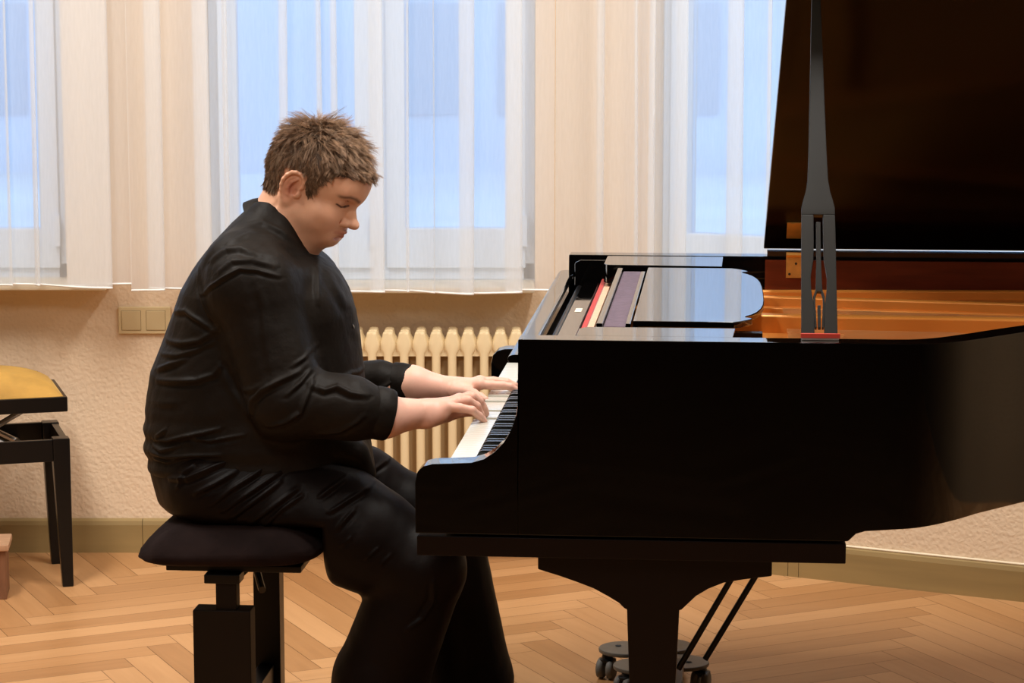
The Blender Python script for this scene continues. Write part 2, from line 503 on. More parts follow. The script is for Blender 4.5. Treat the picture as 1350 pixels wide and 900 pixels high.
def window(idx, org, dirx, nrm, s0, s1, z0, z1, stiles):
    """frame set back in the opening; stiles = list of (s, width)"""
    org = np.array(org, float); dirx = np.array(dirx, float); nrm = np.array(nrm, float)
    rt = empty('window_%d' % idx); tag(rt, kind='structure')
    def bx(mb, a, b, c, d, t0, t1):
        vs = []
        for zz in (c, d):
            for s_, t_ in ((a, t0), (b, t0), (b, t1), (a, t1)):
                p = org + dirx * s_ + nrm * t_
                vs.append((p[0], p[1], zz))
        mb.add(vs, [(0, 3, 2, 1), (4, 5, 6, 7), (0, 1, 5, 4), (1, 2, 6, 5), (2, 3, 7, 6), (3, 0, 4, 7)])
    f = MB(); fw = .035
    bx(f, s0, s0 + fw, z0, z1, -.06, -.14); bx(f, s1 - fw, s1, z0, z1, -.06, -.14)
    bx(f, s0, s1, z0, z0 + .05, -.06, -.14); bx(f, s0, s1, z1 - .05, z1, -.06, -.14)
    for s_, w_ in stiles: bx(f, s_ - w_ / 2, s_ + w_ / 2, z0, z1, -.055, -.14)
    f.build('window_frame', FRAME_DAYLIT, rt, bevel=.003)
    edges = [s0 + fw] + [e for s_, w_ in stiles for e in (s_ - w_ / 2, s_ + w_ / 2)] + [s1 - fw]
    for a, b in zip(edges[::2], edges[1::2]):
        c = MB(); cw = .055
        a0, b0 = a - .008, b + .008
        bx(c, a0, a0 + cw, z0 + .035, z1 - .035, -.045, -.11); bx(c, b0 - cw, b0, z0 + .035, z1 - .035, -.045, -.11)
        bx(c, a0, b0, z0 + .035, z0 + .15, -.046, -.11); bx(c, a0, b0, z1 - .12, z1 - .035, -.046, -.11)
        so = c.build('sash', FRAME_DAYLIT, rt, bevel=.004)
        g = MB(); bx(g, a0 + cw - .01, b0 - cw + .01, z0 + .14, z1 - .11, -.078, -.084)
        g.build('pane', GLASS, so)
        h = MB(); bx(h, b0 - .012, b0 + .004, z0 + .10, z0 + .19, -.030, -.046); h.build('hinge', FRAME_DAYLIT, so)
    return rt


xo = (XL, YB, 0)
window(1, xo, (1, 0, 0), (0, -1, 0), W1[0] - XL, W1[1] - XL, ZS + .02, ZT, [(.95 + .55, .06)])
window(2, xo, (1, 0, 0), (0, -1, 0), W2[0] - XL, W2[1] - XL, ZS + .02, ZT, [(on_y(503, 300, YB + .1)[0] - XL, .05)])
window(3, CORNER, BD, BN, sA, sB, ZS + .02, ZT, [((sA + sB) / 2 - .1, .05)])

# window sills
def sill(name, org, dirx, nrm, s0, s1, z0, z1):
    org = np.array(org, float); dirx = np.array(dirx, float); nrm = np.array(nrm, float)
    mb = MB(); vs = []
    for zz in (z0, z1):
        for s_, t_ in ((s0, .13), (s1, .13), (s1, -.06), (s0, -.06)):
            p = org + dirx * s_ + nrm * t_
            vs.append((p[0], p[1], zz))
    mb.add(vs, [(0, 3, 2, 1), (4, 5, 6, 7), (0, 1, 5, 4), (1, 2, 6, 5), (2, 3, 7, 6), (3, 0, 4, 7)])
    mb.build(name, SILL_M, bevel=.004, kind='structure')


sill('trim_2', xo, (1, 0, 0), (0, -1, 0), W1[0] - XL - .1, on_y(140, 378, YB - .12)[0] - XL, .786, .803)
sill('trim_3', xo, (1, 0, 0), (0, -1, 0), W2[0] - XL - .02, on_y(705, 386, YB - .12)[0] - XL, .778, .795)
sill('trim_4', CORNER, BD, BN, sA - .02, sB + .1, .778, .795)

# ------------------------------------------------------------------ curtains (sheer, pleats are real doubled cloth)
def curtain(name, path, z0, z1, label, group, tilt=0.0):
    """path: list of plan points (x, y); hangs from z1 to z0"""
    P = [np.array(p, float) for p in path]
    # resample
    out = []
    for a, b in zip(P[:-1], P[1:]):
        n = max(1, int(np.linalg.norm(b - a) / .012))
        for k in range(n): out.append(a + (b - a) * k / n)
    out.append(P[-1]); out = np.array(out)
    # soften corners
    for _ in range(2):
        q = out.copy(); q[1:-1] = (out[:-2] + 2 * out[1:-1] + out[2:]) / 4; out = q
    rows = 26
    V, F = [], []
    n = len(out)
    s = np.concatenate([[0], np.cumsum(np.linalg.norm(np.diff(out, axis=0), axis=1))])
    t = np.gradient(out, axis=0); t /= np.linalg.norm(t, axis=1)[:, None] + 1e-9
    nr = np.stack([t[:, 1], -t[:, 0]], 1)
    for r in range(rows):
        f = r / (rows - 1); z = z0 + (z1 - z0) * f
        w = .006 * np.sin(s * 9 + 2.2 * f) * (1 - f * .4) + .004 * np.sin(s * 23 - 3 * f)
        hem = .006 * np.sin(s * 3.1) + .003 * np.sin(s * 11) if r == 0 else 0
        q = out + nr * w[:, None]
        zz = np.full(n, z) + hem
        for k in range(n): V.append((q[k, 0] + tilt * (f - .4), q[k, 1], zz[k]))
    for r in range(rows - 1):
        for k in range(n - 1):
            F.append((r * n + k, r * n + k + 1, (r + 1) * n + k + 1, (r + 1) * n + k))
    mb = MB(); mb.v = V; mb.f = F; mb.mi = [0] * len(F)
    o = mb.build(name, CURT, smooth=True, angle=180, label=label, cat='curtain', group=group)
    # hem: a folded, stitched band along the bottom edge, really two more layers
    V, F = [], []
    for k in range(n):
        b = out[k] + nr[k] * (.006 * math.sin(s[k] * 9) + .004 * math.sin(s[k] * 23))
        hz = .006 * math.sin(s[k] * 3.1) + .003 * math.sin(s[k] * 11)
        x, y = b[0] - tilt * .4, b[1]
        for dy, dz in ((-.0018, 0), (-.0018, .0055), (.0018, .0055), (.0018, 0)):
            V.append((x, y + dy, z0 + hz + dz - .001))
    for k in range(n - 1):
        for q in range(4):
            F.append((k * 4 + q, k * 4 + (q + 1) % 4, (k + 1) * 4 + (q + 1) % 4, (k + 1) * 4 + q))
    mb = MB(); mb.v = V; mb.f = F; mb.mi = [0] * len(F)
    mb.build('hem', mat('curtain_hem', (.85, .83, .80), .9), o, smooth=True, angle=180)
    return o


YC = 6.66


def cx(x): return on_y(x, 300, YC)[0]


def pleat_path(bands, x0, x1, f, depth=.030):
    """bands in metres; each becomes a Z fold (three layers)"""
    pts = [f(x0, 0)]
    for k, (a, b) in enumerate(bands):
        d = depth
        pts += [f(a - .012, .0), f((a + b) / 2, -d * .5), f(b, -d * .55), f(b - .004, -d * .2), f((a + b) / 2, -d * .05), f(a + .002, d * .1), f(a, d * .3), f((a + b) / 2, d * .45), f(b + .012, .002)]
    pts.append(f(x1, 0))
    return pts


f_back = lambda s_, d: (s_, YC + d)
bl = [(cx(a), cx(b)) for a, b in [(-60, -35), (10, 19), (44, 57), (82, 150)]]
curtain('curtain', pleat_path(bl, -2.5, cx(171.3), f_back), .806, 3.22, 'sheer white curtain panel at the far left, in front of the left window', 'sheer curtain panels')
bm_ = [(cx(a), cx(b)) for a, b in [(189, 218), (254, 283), (297, 309), (365, 386), (414, 428), (434, 449), (485, 511), (537, 543), (569, 574), (602, 627), (664, 692)]]
curtain('curtain', pleat_path(bm_, cx(171.4), cx(731), f_back), .788, 3.22, 'sheer white pleated curtain panel hanging behind the seated man', 'sheer curtain panels')


def f_bay(s_, d):
    p = CORNER + BD * s_ + BN * (.16 - d)
    return (p[0], p[1])


def cbs(x):
    r = ray(x, 200); o = CORNER + BN * .16
    t = ((o - CAM) @ BN) / (r @ BN)
    return float((CAM + t * r - CORNER) @ BD)


bb = [(cbs(a), cbs(b)) for a, b in [(780, 800), (832, 845), (853, 870), (886, 912), (952, 984), (1010, 1021), (1060, 1085), (1120, 1150)]]
pth = [(cx(732), YC - .01), (cx(742), YC - .02), (cx(756), YC - .012)] + pleat_path(bb, cbs(775), cbs(1230), f_bay)
curtain('curtain', pth, .775, 3.22, 'sheer white curtain panel at the right, behind the open piano', 'sheer curtain panels', tilt=.0)

# ------------------------------------------------------------------ outdoors
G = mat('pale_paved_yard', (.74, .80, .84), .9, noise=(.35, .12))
MB().box(-30, 30, YB + .5, 70, -1.15, -1.0).build('ground', G, kind='structure')
fac = empty('neighbouring_building', (0, 36, -1), 0, 'blurred pale building across the yard, behind the curtained windows', 'building')
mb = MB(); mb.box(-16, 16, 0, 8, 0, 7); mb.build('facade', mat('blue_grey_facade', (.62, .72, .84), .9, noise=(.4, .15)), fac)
for wx in (-8.2, -6.4, -1.6, -.2, 2.2, 5.0, 7.2):
    for z_ in (.9, 3.6): MB().box(wx, wx + .9, -.06, .02, z_, z_ + 1.65).build('window', mat('dark_pane', (.40, .50, .62), .3), fac)

# ------------------------------------------------------------------ radiator
rx0, rx1 = on_y(330, 500, YB - .15)[0], on_y(760, 500, YB - .15)[0]
pitch = 21.35 * (YB - .15) / FOC * 1.0
YR = YB - .145
ref = on_y(490.5, 450, YR)[0]      # centre of one column
n0 = math.ceil((rx0 - ref) / pitch); n1 = int((.13 - ref) / pitch)
rad = empty('radiator', ((rx0 + .2), YR, 0), 0, 'cream ribbed column radiator under the window, between the man and the piano', 'radiator')
RH = on_y(600, 437, YR)[2]


def radiator_section():
    mb = MB(); hw = pitch * .275
    ztop = RH; zb = .14
    # front column, a rounded bar that widens into the header and ends in a domed knob
    def column(y, dep, w, wide):
        prof = [(zb + .01, w * .6), (zb + .03, w), (zb + .09, w), (ztop - .072, w), (ztop - .060, w * 1.25), (ztop - .048, wide), (ztop - .030, wide * .99), (ztop - .018, w * 1.4), (ztop - .008, w * 1.25), (ztop - .002, w * 1.1), (ztop, w * .7)]
        base = len(mb.v); n = 12
        for z, ww in prof:
            for k in range(n):
                t = 2 * math.pi * k / n
                mb.v.append((ww * math.copysign(abs(math.cos(t)) ** .7, math.cos(t)), y + dep * math.copysign(abs(math.sin(t)) ** .7, math.sin(t)), z))
        for i in range(len(prof) - 1):
            for k in range(n):
                k2 = (k + 1) % n
                mb.f.append((base + i * n + k, base + i * n + k2, base + (i + 1) * n + k2, base + (i + 1) * n + k)); mb.mi.append(0)
        mb.f.append(tuple(base + k for k in range(n - 1, -1, -1))); mb.mi.append(0)
        m = base + (len(prof) - 1) * n
        mb.f.append(tuple(m + k for k in range(n))); mb.mi.append(0)
    column(0, .016, hw, pitch * .495)
    column(.045, .014, hw * .9, pitch * .495)
    column(.095, .012, hw * .9, pitch * .495)
    mb.box(-pitch * .5, pitch * .5, -.004, .105, RH - .07, RH - .035)
    mb.box(-pitch * .5, pitch * .5, -.004, .105, .16, .20)
    return mb


sec0 = radiator_section().build('section', RADI, rad, smooth=True, angle=50)
first = True
for k in range(n0, n1 + 1):
    x = ref + k * pitch - (rx0 + .2)
    if first: sec0.location = (x, 0, 0); first = False
    else:
        c = sec0.copy(); COL.objects.link(c); c.parent = rad; c.location = (x, 0, 0)
br = MB(); bxp = on_y(638, 480, YR)[0] - (rx0 + .2)
br.box(bxp - .009, bxp + .009, 0.020, .1445, RH - .125, RH - .085); br.lathe([(.005, 0), (.005, .006)], (bxp, .014, RH - .105), 12, 'y')
br.build('wall_bracket', mat('bracket_brass_grey', (.22, .15, .07), .4, metal=.4), rad)
MB().box(n0 * pitch + ref - rx0 - .2 + .03, n1 * pitch + ref - rx0 - .2 - .03, .026, .030, .16, RH - .05).build('gap_shade_panel', RADI_GAP, rad)  # added sheet, coloured like the shaded wall seen between the columns

# ------------------------------------------------------------------ wall socket plate
a = on_y(155.5, 404.5, YB - .01); b_ = on_y(155.5, 440, YB - .01)
pw = .152
sw = empty('blank_socket_plate', (a[0], YB, b_[2]), 0, 'cream double blank socket plate on the wall left of the man', 'socket plate')
ph = a[2] - b_[2]
MB().box(0, pw, -.011, 0, 0, ph).build('frame', PLASTIC_C, sw, bevel=.003)
for k in range(2):
    x = .010 + k * .071
    MB().box(x - .0008, x + .0558, -.0116, -.0105, ph / 2 - .0286, ph / 2 + .0286).build('insert_gap', mat('socket_gap', (.2, .14, .07), .8), sw)
    MB().box(x, x + .055, -.0135, -.010, ph / 2 - .0278, ph / 2 + .0278).build('insert', PLASTIC_D, sw, bevel=.0015)

# ------------------------------------------------------------------ second bench, left
def bench_left():
    fr = on_z(86, 772, 0); bk = on_z(36, 744, 0)
    ang = math.radians(17)
    rt = empty('piano_bench', (fr[0], fr[1], 0), ang, 'black wooden piano bench with gold velvet seat at the left wall', 'bench')
    # local: -x along the bench length, +y across its depth; front right leg corner near the origin
    Ln, D = .56, .31
    def leg(x, y, sx, sy):
        mb = MB(); t, b2 = .046, .030; H = .415
        ix = -sx; iy = -sy
        # outer faces vertical, inner faces taper
        X = lambda w: sorted((x, x + ix * w)); Y_ = lambda w: sorted((y, y + iy * w))
        x0, x1 = X(b2); y0, y1 = Y_(b2); X0, X1 = X(t); Y0, Y1 = Y_(t)
        vs = [(x0, y0, 0), (x1, y0, 0), (x1, y1, 0), (x0, y1, 0), (X0, Y0, H - .07), (X1, Y0, H - .07), (X1, Y1, H - .07), (X0, Y1, H - .07), (X0, Y0, H), (X1, Y0, H), (X1, Y1, H), (X0, Y1, H)]
        mb.add(vs, [(0, 3, 2, 1), (0, 1, 5, 4), (1, 2, 6, 5), (2, 3, 7, 6), (3, 0, 4, 7), (4, 5, 9, 8), (5, 6, 10, 9), (6, 7, 11, 10), (7, 4, 8, 11), (8, 9, 10, 11)])
        mb.build('leg', BLACK_PAINT, rt, bevel=.003)
    x1 = .022; y0 = -.015
    for (x, sx) in ((x1, 1), (x1 - Ln, -1)):
        for (y, sy) in ((y0, -1), (y0 + D, 1)):
            leg(x, y, sx, sy)
    mb = MB(); zt, zb = .412, .352
    mb.box(x1 - Ln + .046, x1 - .046, y0 + .003, y0 + .022, zb, zt); mb.box(x1 - Ln + .046, x1 - .046, y0 + D - .022, y0 + D - .003, zb, zt)
    mb.box(x1 - .022, x1 - .003, y0 + .046, y0 + D - .046, zb, zt); mb.box(x1 - Ln + .003, x1 - Ln + .022, y0 + .046, y0 + D - .046, zb, zt)
    mb.build('apron', BLACK_PAINT, rt, bevel=.002)
    mb = MB()
    for yy in (y0 + .06, y0 + D - .06):
        mb.add([], [])
        mb.tube([(x1 - .12, yy, .37), (x1 - .33, yy, .485)], .008, 8); mb.tube([(x1 - .33, yy + .012, .37), (x1 - .12, yy + .012, .485)], .008, 8)
    mb.tube([(x1 - .12, y0 + .04, .37), (x1 - .12, y0 + D - .04, .37)], .008, 10); mb.tube([(x1 - .33, y0 + .04, .37), (x1 - .33, y0 + D - .04, .37)], .008, 10)
    mb.build('scissor_lift', STEEL, rt, smooth=True)
    mb = MB(); mb.tube([(x1 - .026, y0 + D * .5, .385), (x1 - .034, y0 + D * .5, .385)], .009, 16); mb.build('bolt', STEEL, rt, smooth=True)
    MB().box(x1 - Ln + .0, x1 - .004, y0 - .005, y0 + D + .005, .490, .531).build('seat_frame', BLACK_PAINT, rt, bevel=.003)
    # domed velvet cushion
    N = 28; V = []; F = []
    cxm = x1 - Ln / 2 - .002; cym = y0 + D / 2; hx = Ln / 2 - .012; hy = D / 2 - .006
    for j in range(N + 1):
        for i in range(N + 1):
            p = -1 + 2 * i / N; q = -1 + 2 * j / N
            h = (1 - abs(p) ** 3.0) ** .6 * (1 - abs(q) ** 3.0) ** .6
            V.append((cxm + p * hx, cym + q * hy, .531 + .068 * h))
    for j in range(N):
        for i in range(N):
            F.append((j * (N + 1) + i, j * (N + 1) + i + 1, (j + 1) * (N + 1) + i + 1, (j + 1) * (N + 1) + i))
    n = len(V); V += [(x, y, .5312) for (x, y, z) in V[:]]
    F += [tuple(n + i for i in reversed(f)) for f in F[:]]
    mb = MB(); mb.add(V, F); mb.build('cushion', VELVET, rt, smooth=True, angle=180)
    mb = MB(); mb.lathe([(.009, 0), (.011, .003), (.011, .012), (.008, .015)], (x1 - .055, y0 + D + .001, .545), 16, 'y'); mb.build('adjusting_knob', BLACK_PAINT, rt, smooth=True)


bench_left()

# small wooden stool, cut by the left frame edge
g = on_z(8, 790, 0)
ft = empty('footstool', (g[0], g[1], 0), math.radians(8), 'small worn wooden footstool cut off by the left edge of the photo', 'footstool')
MB().box(-.42, .012, -.010, .13, .134, .153).build('top', OAK_TOP, ft, bevel=.004)
for x in (-.022, -.40):
    MB().box(x, x + .024, 0, .118, 0, .1338).build('side_panel', OAK_BOX, ft, bevel=.002)
MB().box(-.376, -.022, .05, .07, .03, .09).build('stretcher', OAK_BOX, ft, bevel=.002)

# ------------------------------------------------------------------ grand piano
PW = 1.494
piano = empty('grand_piano', tuple(PO), -TH, 'black glossy grand piano with raised lid', 'piano')


def smooth_curve(pts, n=8):
    """Catmull-Rom through the points"""
    P = [np.array(p, float) for p in pts]; out = []
    for i in range(len(P) - 1):
        a = P[max(i - 1, 0)]; b = P[i]; c = P[i + 1]; d = P[min(i + 2, len(P) - 1)]
        for k in range(n):
            t = k / n
            out.append(.5 * ((2 * b) + (-a + c) * t + (2 * a - 5 * b + 4 * c - d) * t * t + (-a + 3 * b - 3 * c + d) * t ** 3))
    out.append(P[-1])
    return out


bent = smooth_curve([(.66, 0), (.715, .006), (.775, .036), (.835, .092), (.915, .178), (1.0, .262), (1.12, .36), (1.28, .46), (1.46, .58), (1.64, .74), (1.80, .93), (1.93, 1.12), (1.985, 1.25), (1.97, 1.38), (1.88, 1.47), (1.74, PW)], 7)
outer = [np.array([0., 0.]), np.array([.3, 0.]), np.array([.6, 0.])] + bent + [np.array([1.2, PW]), np.array([.6, PW]), np.array([0., PW])]


def offset_path(path, d):
    out = []
    for i, p in enumerate(path):
        a = path[max(i - 1, 0)]; b = path[min(i + 1, len(path) - 1)]
        t = (b - a) / np.linalg.norm(b - a)
        out.append(p + np.array([-t[1], t[0]]) * d)
    return out


RIM_T = .058
ZR = 1.0


def rim_bottom(u, v):
    # underside of the case steps up behind the keybed, a small ogee
    if u < .592: return .642
    pts = [(.592, .642), (.596, .646), (.606, .656), (.622, .661), (.66, .664), (.72, .668), (.775, .674), (.83, .679), (.92, .680), (9, .680)]
    return float(np.interp(u, [p[0] for p in pts], [p[1] for p in pts]))


def rim_strip(d0, d1, z0f, z1, name, m, start=0, end=None, parent=piano, bevel=0, path=None, **kw):
    base = path or outer
    A = offset_path(base, d0); B = offset_path(base, d1)
    V = []; F = []
    idx = range(len(base))[start:end]
    for i in idx:
        zb = z0f(base[i][0], base[i][1]) if callable(z0f) else z0f
        V += [(A[i][0], A[i][1], zb), (A[i][0], A[i][1], z1), (B[i][0], B[i][1], z1), (B[i][0], B[i][1], zb)]
    n = len(V) // 4
    for i in range(n - 1):
        for k in range(4):
            F.append((i * 4 + k, i * 4 + (k + 1) % 4, i * 4 + 4 + (k + 1) % 4, i * 4 + 4 + k))
    F += [(0, 1, 2, 3), (n * 4 - 1, n * 4 - 2, n * 4 - 3, n * 4 - 4)]
    mb = MB(); mb.add(V, F)
    return mb.build(name, m, parent, smooth=True, angle=30, bevel=bevel, **kw)


# denser straight part so that the ogee of the underside is well shaped
dense = []
for u in (0, .15, .3, .45, .58, .592, .596, .601, .606, .614, .622, .64):
    dense.append(np.array([u, 0.]))
far = [np.array([u, PW]) for u in (1.5, 1.2, .9, .7, .64, .622, .614, .606, .601, .596, .592, .58, .45, .3, .15, 0)]
rim_path = dense + bent + far
rim = rim_strip(0, RIM_T, rim_bottom, ZR, 'rim', LACQ, path=rim_path, bevel=.0022)
# inner veneered rim and its narrow ledge
path_in = [p for p in rim_path if True]
in_path = [np.array([.465, 0.])] + [p for p in rim_path if p[0] > .47 and p[1] < PW / 2] + [p for p in rim_path if p[0] > .47 and p[1] >= PW / 2] + [np.array([.465, PW])]
rim_strip(RIM_T + .0005, RIM_T + .010, .80, .992, 'inner_rim', MAHOG, path=in_path)

ARM = [(-.187, .642), (-.1872, .735), (-.183, .755), (-.172, .766), (-.155, .7705), (-.12, .772), (-.085, .774), (-.062, .781), (-.043, .794), (-.026, .812), (-.013, .834), (-.004, .86), (0, .886), (.0, 1.0), (.012, 1.0), (.012, .642)]
# near cheek and far cheek with the scooped arm
for v0, v1 in ((0, RIM_T), (PW - RIM_T, PW)):
    mb = MB(); mb.prism([(min(u, .0), z) for u, z in ARM[:-2]] + [(0.0, .642)][:0], v0, v1, 'y')
    mb = MB(); mb.prism(ARM[:-2] + [(0.0, .642)], v0, v1, 'y')
    mb.build('cheek', LACQ, piano, bevel=.0022, angle=40)
# key blocks
for v0, v1 in ((RIM_T + .0005, .137), (1.357, PW - RIM_T - .0005)):
    blk = [(-.142, .645), (-.142, .748), (-.138, .752), (-.05, .7525), (-.02, .755), (.0, .76), (.0, .645)]
    mb = MB(); mb.prism(blk, v0, v1, 'y'); mb.build('key_block', LACQ, piano, bevel=.0015)
# keybed and key slip
MB().prism([(-.185, .004), (.589, .004), (.589, PW - .004), (-.185, PW - .004), (-.185, PW - .05), (-.145, PW - .06), (-.145, .06), (-.185, .05)], .600, .6365, 'z').build('keybed', LACQ_DULL, piano, bevel=.002)
MB().box(-.1435, -.128, RIM_T + .001, PW - RIM_T - .001, .642, .724).build('key_slip', LACQ, piano, bevel=.003)
MB().box(-.127, .55, RIM_T + .001, PW - RIM_T - .001, .6375, .70).build('key_frame', LACQ_DULL, piano)
MB().box(.60, .66, RIM_T + .01, PW - RIM_T - .01, .67, .78).build('belly_rail', LACQ_DULL, piano)

# keys (treble nearest the camera)
KV0, KV1 = .1385, 1.3555
kw = (KV1 - KV0) / 52
names = 'CBAGFED'
PRESS = {}


def key_v(i): return KV0 + i * kw


def wkey(drop=0.0):
    mb = MB(); z1 = .750
    mb.box(-.141, .004, .0005, kw - .0005, .7275, z1)
    return mb


wk = wkey().build('white_key', IVORY, piano, bevel=.0009)
pressed = {int((.695 - KV0) / kw) - 0, int((.585 - KV0) / kw), int((.885 - KV0) / kw), int((.80 - KV0) / kw)}
whites = []
for i in range(52):
    o = wk if i == 0 else wk.copy()
    if i: COL.objects.link(o); o.parent = piano
    o.location = (0, key_v(i), -.007 if i in pressed else 0)
    whites.append(o)
mb = MB()
prof = [(-.094, .7505), (-.089, .7600), (-.083, .7625), (.004, .7635), (.004, .7505)]
mb.prism(prof, -.0053, .0053, 'y')
bk = mb.build('black_key', EBONY, piano, bevel=.0012)
cnt = 0
for i in range(1, 51 + 1):
    # boundary between white i-1 (higher) and i (lower)
    hi = names[(i - 1) % 7]
    if hi in 'BAGED' and i < 52:
        # black key sits below hi: B-A#, A-G#, G-F#, E-D#, D-C#
        o = bk if cnt == 0 else bk.copy()
        if cnt: COL.objects.link(o); o.parent = piano
        o.location = (0, key_v(i), 0)
        cnt += 1
FELT_STRIP = MB().box(-.001, .006, KV0, KV1, .7515, .765).build('key_felt', FELT_RED, piano)

# fallboard, opened
fb = [(-.0245, .9525), (-.0235, .9585), (-.019, .962), (-.010, .963), (.010, .963), (.0145, .960), (.0145, .951), (.008, .949), (-.016, .948), (-.022, .949)]
MB().prism(fb, RIM_T + .002, PW - RIM_T - .002, 'y').build('fallboard', LACQ, piano, bevel=.001, angle=50)
MB().box(.002, .010, RIM_T + .001, PW - RIM_T - .001, .768, .93).build('name_board', LACQ, piano)
mb = MB(); mb.tube([(.028, RIM_T + .02, .925), (.028, PW - RIM_T - .02, .925)], .007, 12); mb.build('hinge_rod', BLACK_PAINT, piano, smooth=True)
# action cover strip with sticker, red felt, pale wood strip
MB().box(.040, .076, RIM_T + .015, 1.36, .935, .945).build('action_rail', LACQ, piano, bevel=.001)
MB().box(.052, .066, .80, .86, .9453, .9458).build('sticker', LABELW, piano)
MB().box(.0815, .0925, RIM_T + .01, 1.38, .90, .949).build('felt_strip', FELT_RED, piano, bevel=.002)
MB().box(.0932, .106, RIM_T + .01, 1.38, .90, .947).build('wood_strip', WOOD_PALE, piano)
MB().box(.015, .55, RIM_T + .001, PW - RIM_T - .001, .79, .895).build('action_cavity', LACQ_DULL, piano)
# side blocks in front of the music desk
mb = MB(); mb.prism([(.0165, .90), (.0165, .985), (.03, .992), (.098, .992), (.098, .90)], PW - RIM_T - .045, PW - RIM_T - .001, 'y'); mb.build('side_block', LACQ, piano, bevel=.002)
# black lining of the front of the case
MB().box(.0005, .458, PW - RIM_T - .003, PW - RIM_T - .0005, .88, .996).build('case_lining', LACQ, piano)
# slide rails of the music desk
MB().prism([(.100, .066), (.105, .0615), (.383, .0615), (.388, .178), (.118, .178), (.108, .17), (.100, .155)], .955, .9995, 'z').build('slide_rail', LACQ, piano, bevel=.0015)
MB().prism([(.094, 1.432), (.092, 1.425), (.092, 1.26), (.10, 1.24), (.363, 1.225), (.366, 1.432)], .955, .9985, 'z').build('slide_rail', LACQ, piano, bevel=.0015)
# music desk: front ledge with felt, folded panel with a scrolled edge
MB().box(.1265, .1385, .255, 1.195, .975, .996).build('desk_ledge', LACQ, piano, bevel=.002)
MB().box(.1395, .181, .255, 1.18, .972, .990).build('desk_felt', FELT_PURPLE, piano, bevel=.002)
MB().box(.1815, .1915, .255, 1.13, .975, .996).build('desk_ledge', LACQ, piano, bevel=.002)
half = [(.385, 0), (.398, .012), (.410, .030), (.419, .046), (.4215, .054), (.418, .062), (.4095, .070), (.4085, .080), (.4125, .094), (.421, .112), (.432, .150), (.441, .205), (.4465, .27), (.4485, .34), (.4490, .40), (.4492, .455)]
V0, V1 = .290, 1.205
hc = [(u, V0 + d) for u, d in half]
hf = [(u, V1 - d) for u, d in reversed(half)]
desk_poly = [(.1945, V0), (.32, V0)] + hc + hf + [(.32, V1), (.1945, V1)]
MB().prism(desk_poly, .984, .9965, 'z').build('music_desk', LACQ, piano, bevel=.0018, angle=50)
MB().box(.13, .44, .30, .33, .962, .974).build('desk_runner', LACQ_DULL, piano)
MB().box(.13, .44, 1.16, 1.19, .962, .974).build('desk_runner', LACQ_DULL, piano)

# iron plate, soundboard, struts, strings
pl_path = [np.array([.30, 0.])] + [p for p in rim_path if p[0] > .31 and p[1] < PW / 2] + [p for p in rim_path if p[0] > .31 and p[1] >= PW / 2] + [np.array([.30, PW])]
edge_in = offset_path(pl_path, RIM_T + .011)
MB().prism([tuple(p) for p in edge_in], .845, .853, 'z').build('soundboard', SOUNDB, piano)
rim_strip(RIM_T + .0112, RIM_T + .075, .853, .917, 'plate_flange', GOLD, path=pl_path, bevel=.004)
# bass side of the plate, a broad raised shelf
mb = MB()
mb.prism([(.31, 1.18), (1.45, 1.03), (1.62, 1.06), (1.70, 1.20), (1.70, 1.38), (.31, 1.425)], .88, .914, 'z')
mb.build('plate_shelf', GOLD, piano, bevel=.005)


def bar(p0, p1, w, z0, z1, name='plate_bar', m=GOLD):
    p0 = np.array(p0); p1 = np.array(p1); d = (p1 - p0) / np.linalg.norm(p1 - p0); n = np.array([-d[1], d[0]])
    pts = [p0 - n * w / 2, p1 - n * w / 2, p1 + n * w / 2, p0 + n * w / 2]
    return MB().prism([tuple(p) for p in pts], z0, z1, 'z').build(name, m, piano, bevel=.006, seg=3)


bar((.31, 1.30), (1.62, 1.40), .020, .90, .935)
bar((.31, 1.215), (1.60, 1.01), .018, .88, .937)
bar((.31, .85), (1.48, .80), .034, .85, .940)
bar((.31, .48), (1.22, .55), .026, .85, .934)
bar((.31, .28), (.86, .26), .022, .85, .930)
# tuning-pin field, sloping pin block cover
MB().prism([(.20, .10), (.60, .10), (.62, .30), (.60, .70), (.66, 1.0), (.62, 1.42), (.20, 1.42)], .868, .902, 'z').build('pin_block_plate', GOLD, piano, bevel=.004)
mb = MB()
for k in range(90):
    t = k / 89
    v0 = .12 + 1.26 * t
    u1 = 1.0 + .62 * min(1, t * 1.25) if t < .8 else 1.62
    v1 = v0 + (.10 - .20 * t)
    L_ = outer
    if v1 < .75: u1 = min(u1, float(np.interp(v1, [p[1] for p in bent[:70]], [p[0] for p in bent[:70]])) - .12)
    if u1 < .5: continue
    mb.tube([(.50, v0, .912), (u1, v1, .905)], .0007, 3, cap=False)
mb.build('strings', STRING, piano, kind='stuff')

# lid: hinged along the bass side
ALPHA = math.radians(36)
HZ, HV = ZR + .012, PW - .004


def lid_pt(u, r, h):
    """r from the hinge line, h above the underside"""
    return (u, HV - r * math.cos(ALPHA) - h * math.sin(ALPHA) * -1 * -1 + 0, HZ + r * math.sin(ALPHA) + h * math.cos(ALPHA))


def lid_prism(poly, h0, h1):
    mb = MB(); n = len(poly)
    ca, sa = math.cos(ALPHA), math.sin(ALPHA)
    def P(p, h): return (p[0], HV - p[1] * ca + h * sa, HZ + p[1] * sa + h * ca)
    vs = [P(p, h0) for p in poly] + [P(p, h1) for p in poly]
    fs = [tuple(range(n)), tuple(range(2 * n - 1, n - 1, -1))] + [(i, i + n, (i + 1) % n + n, (i + 1) % n) for i in range(n)]
    return mb.add(vs, fs)


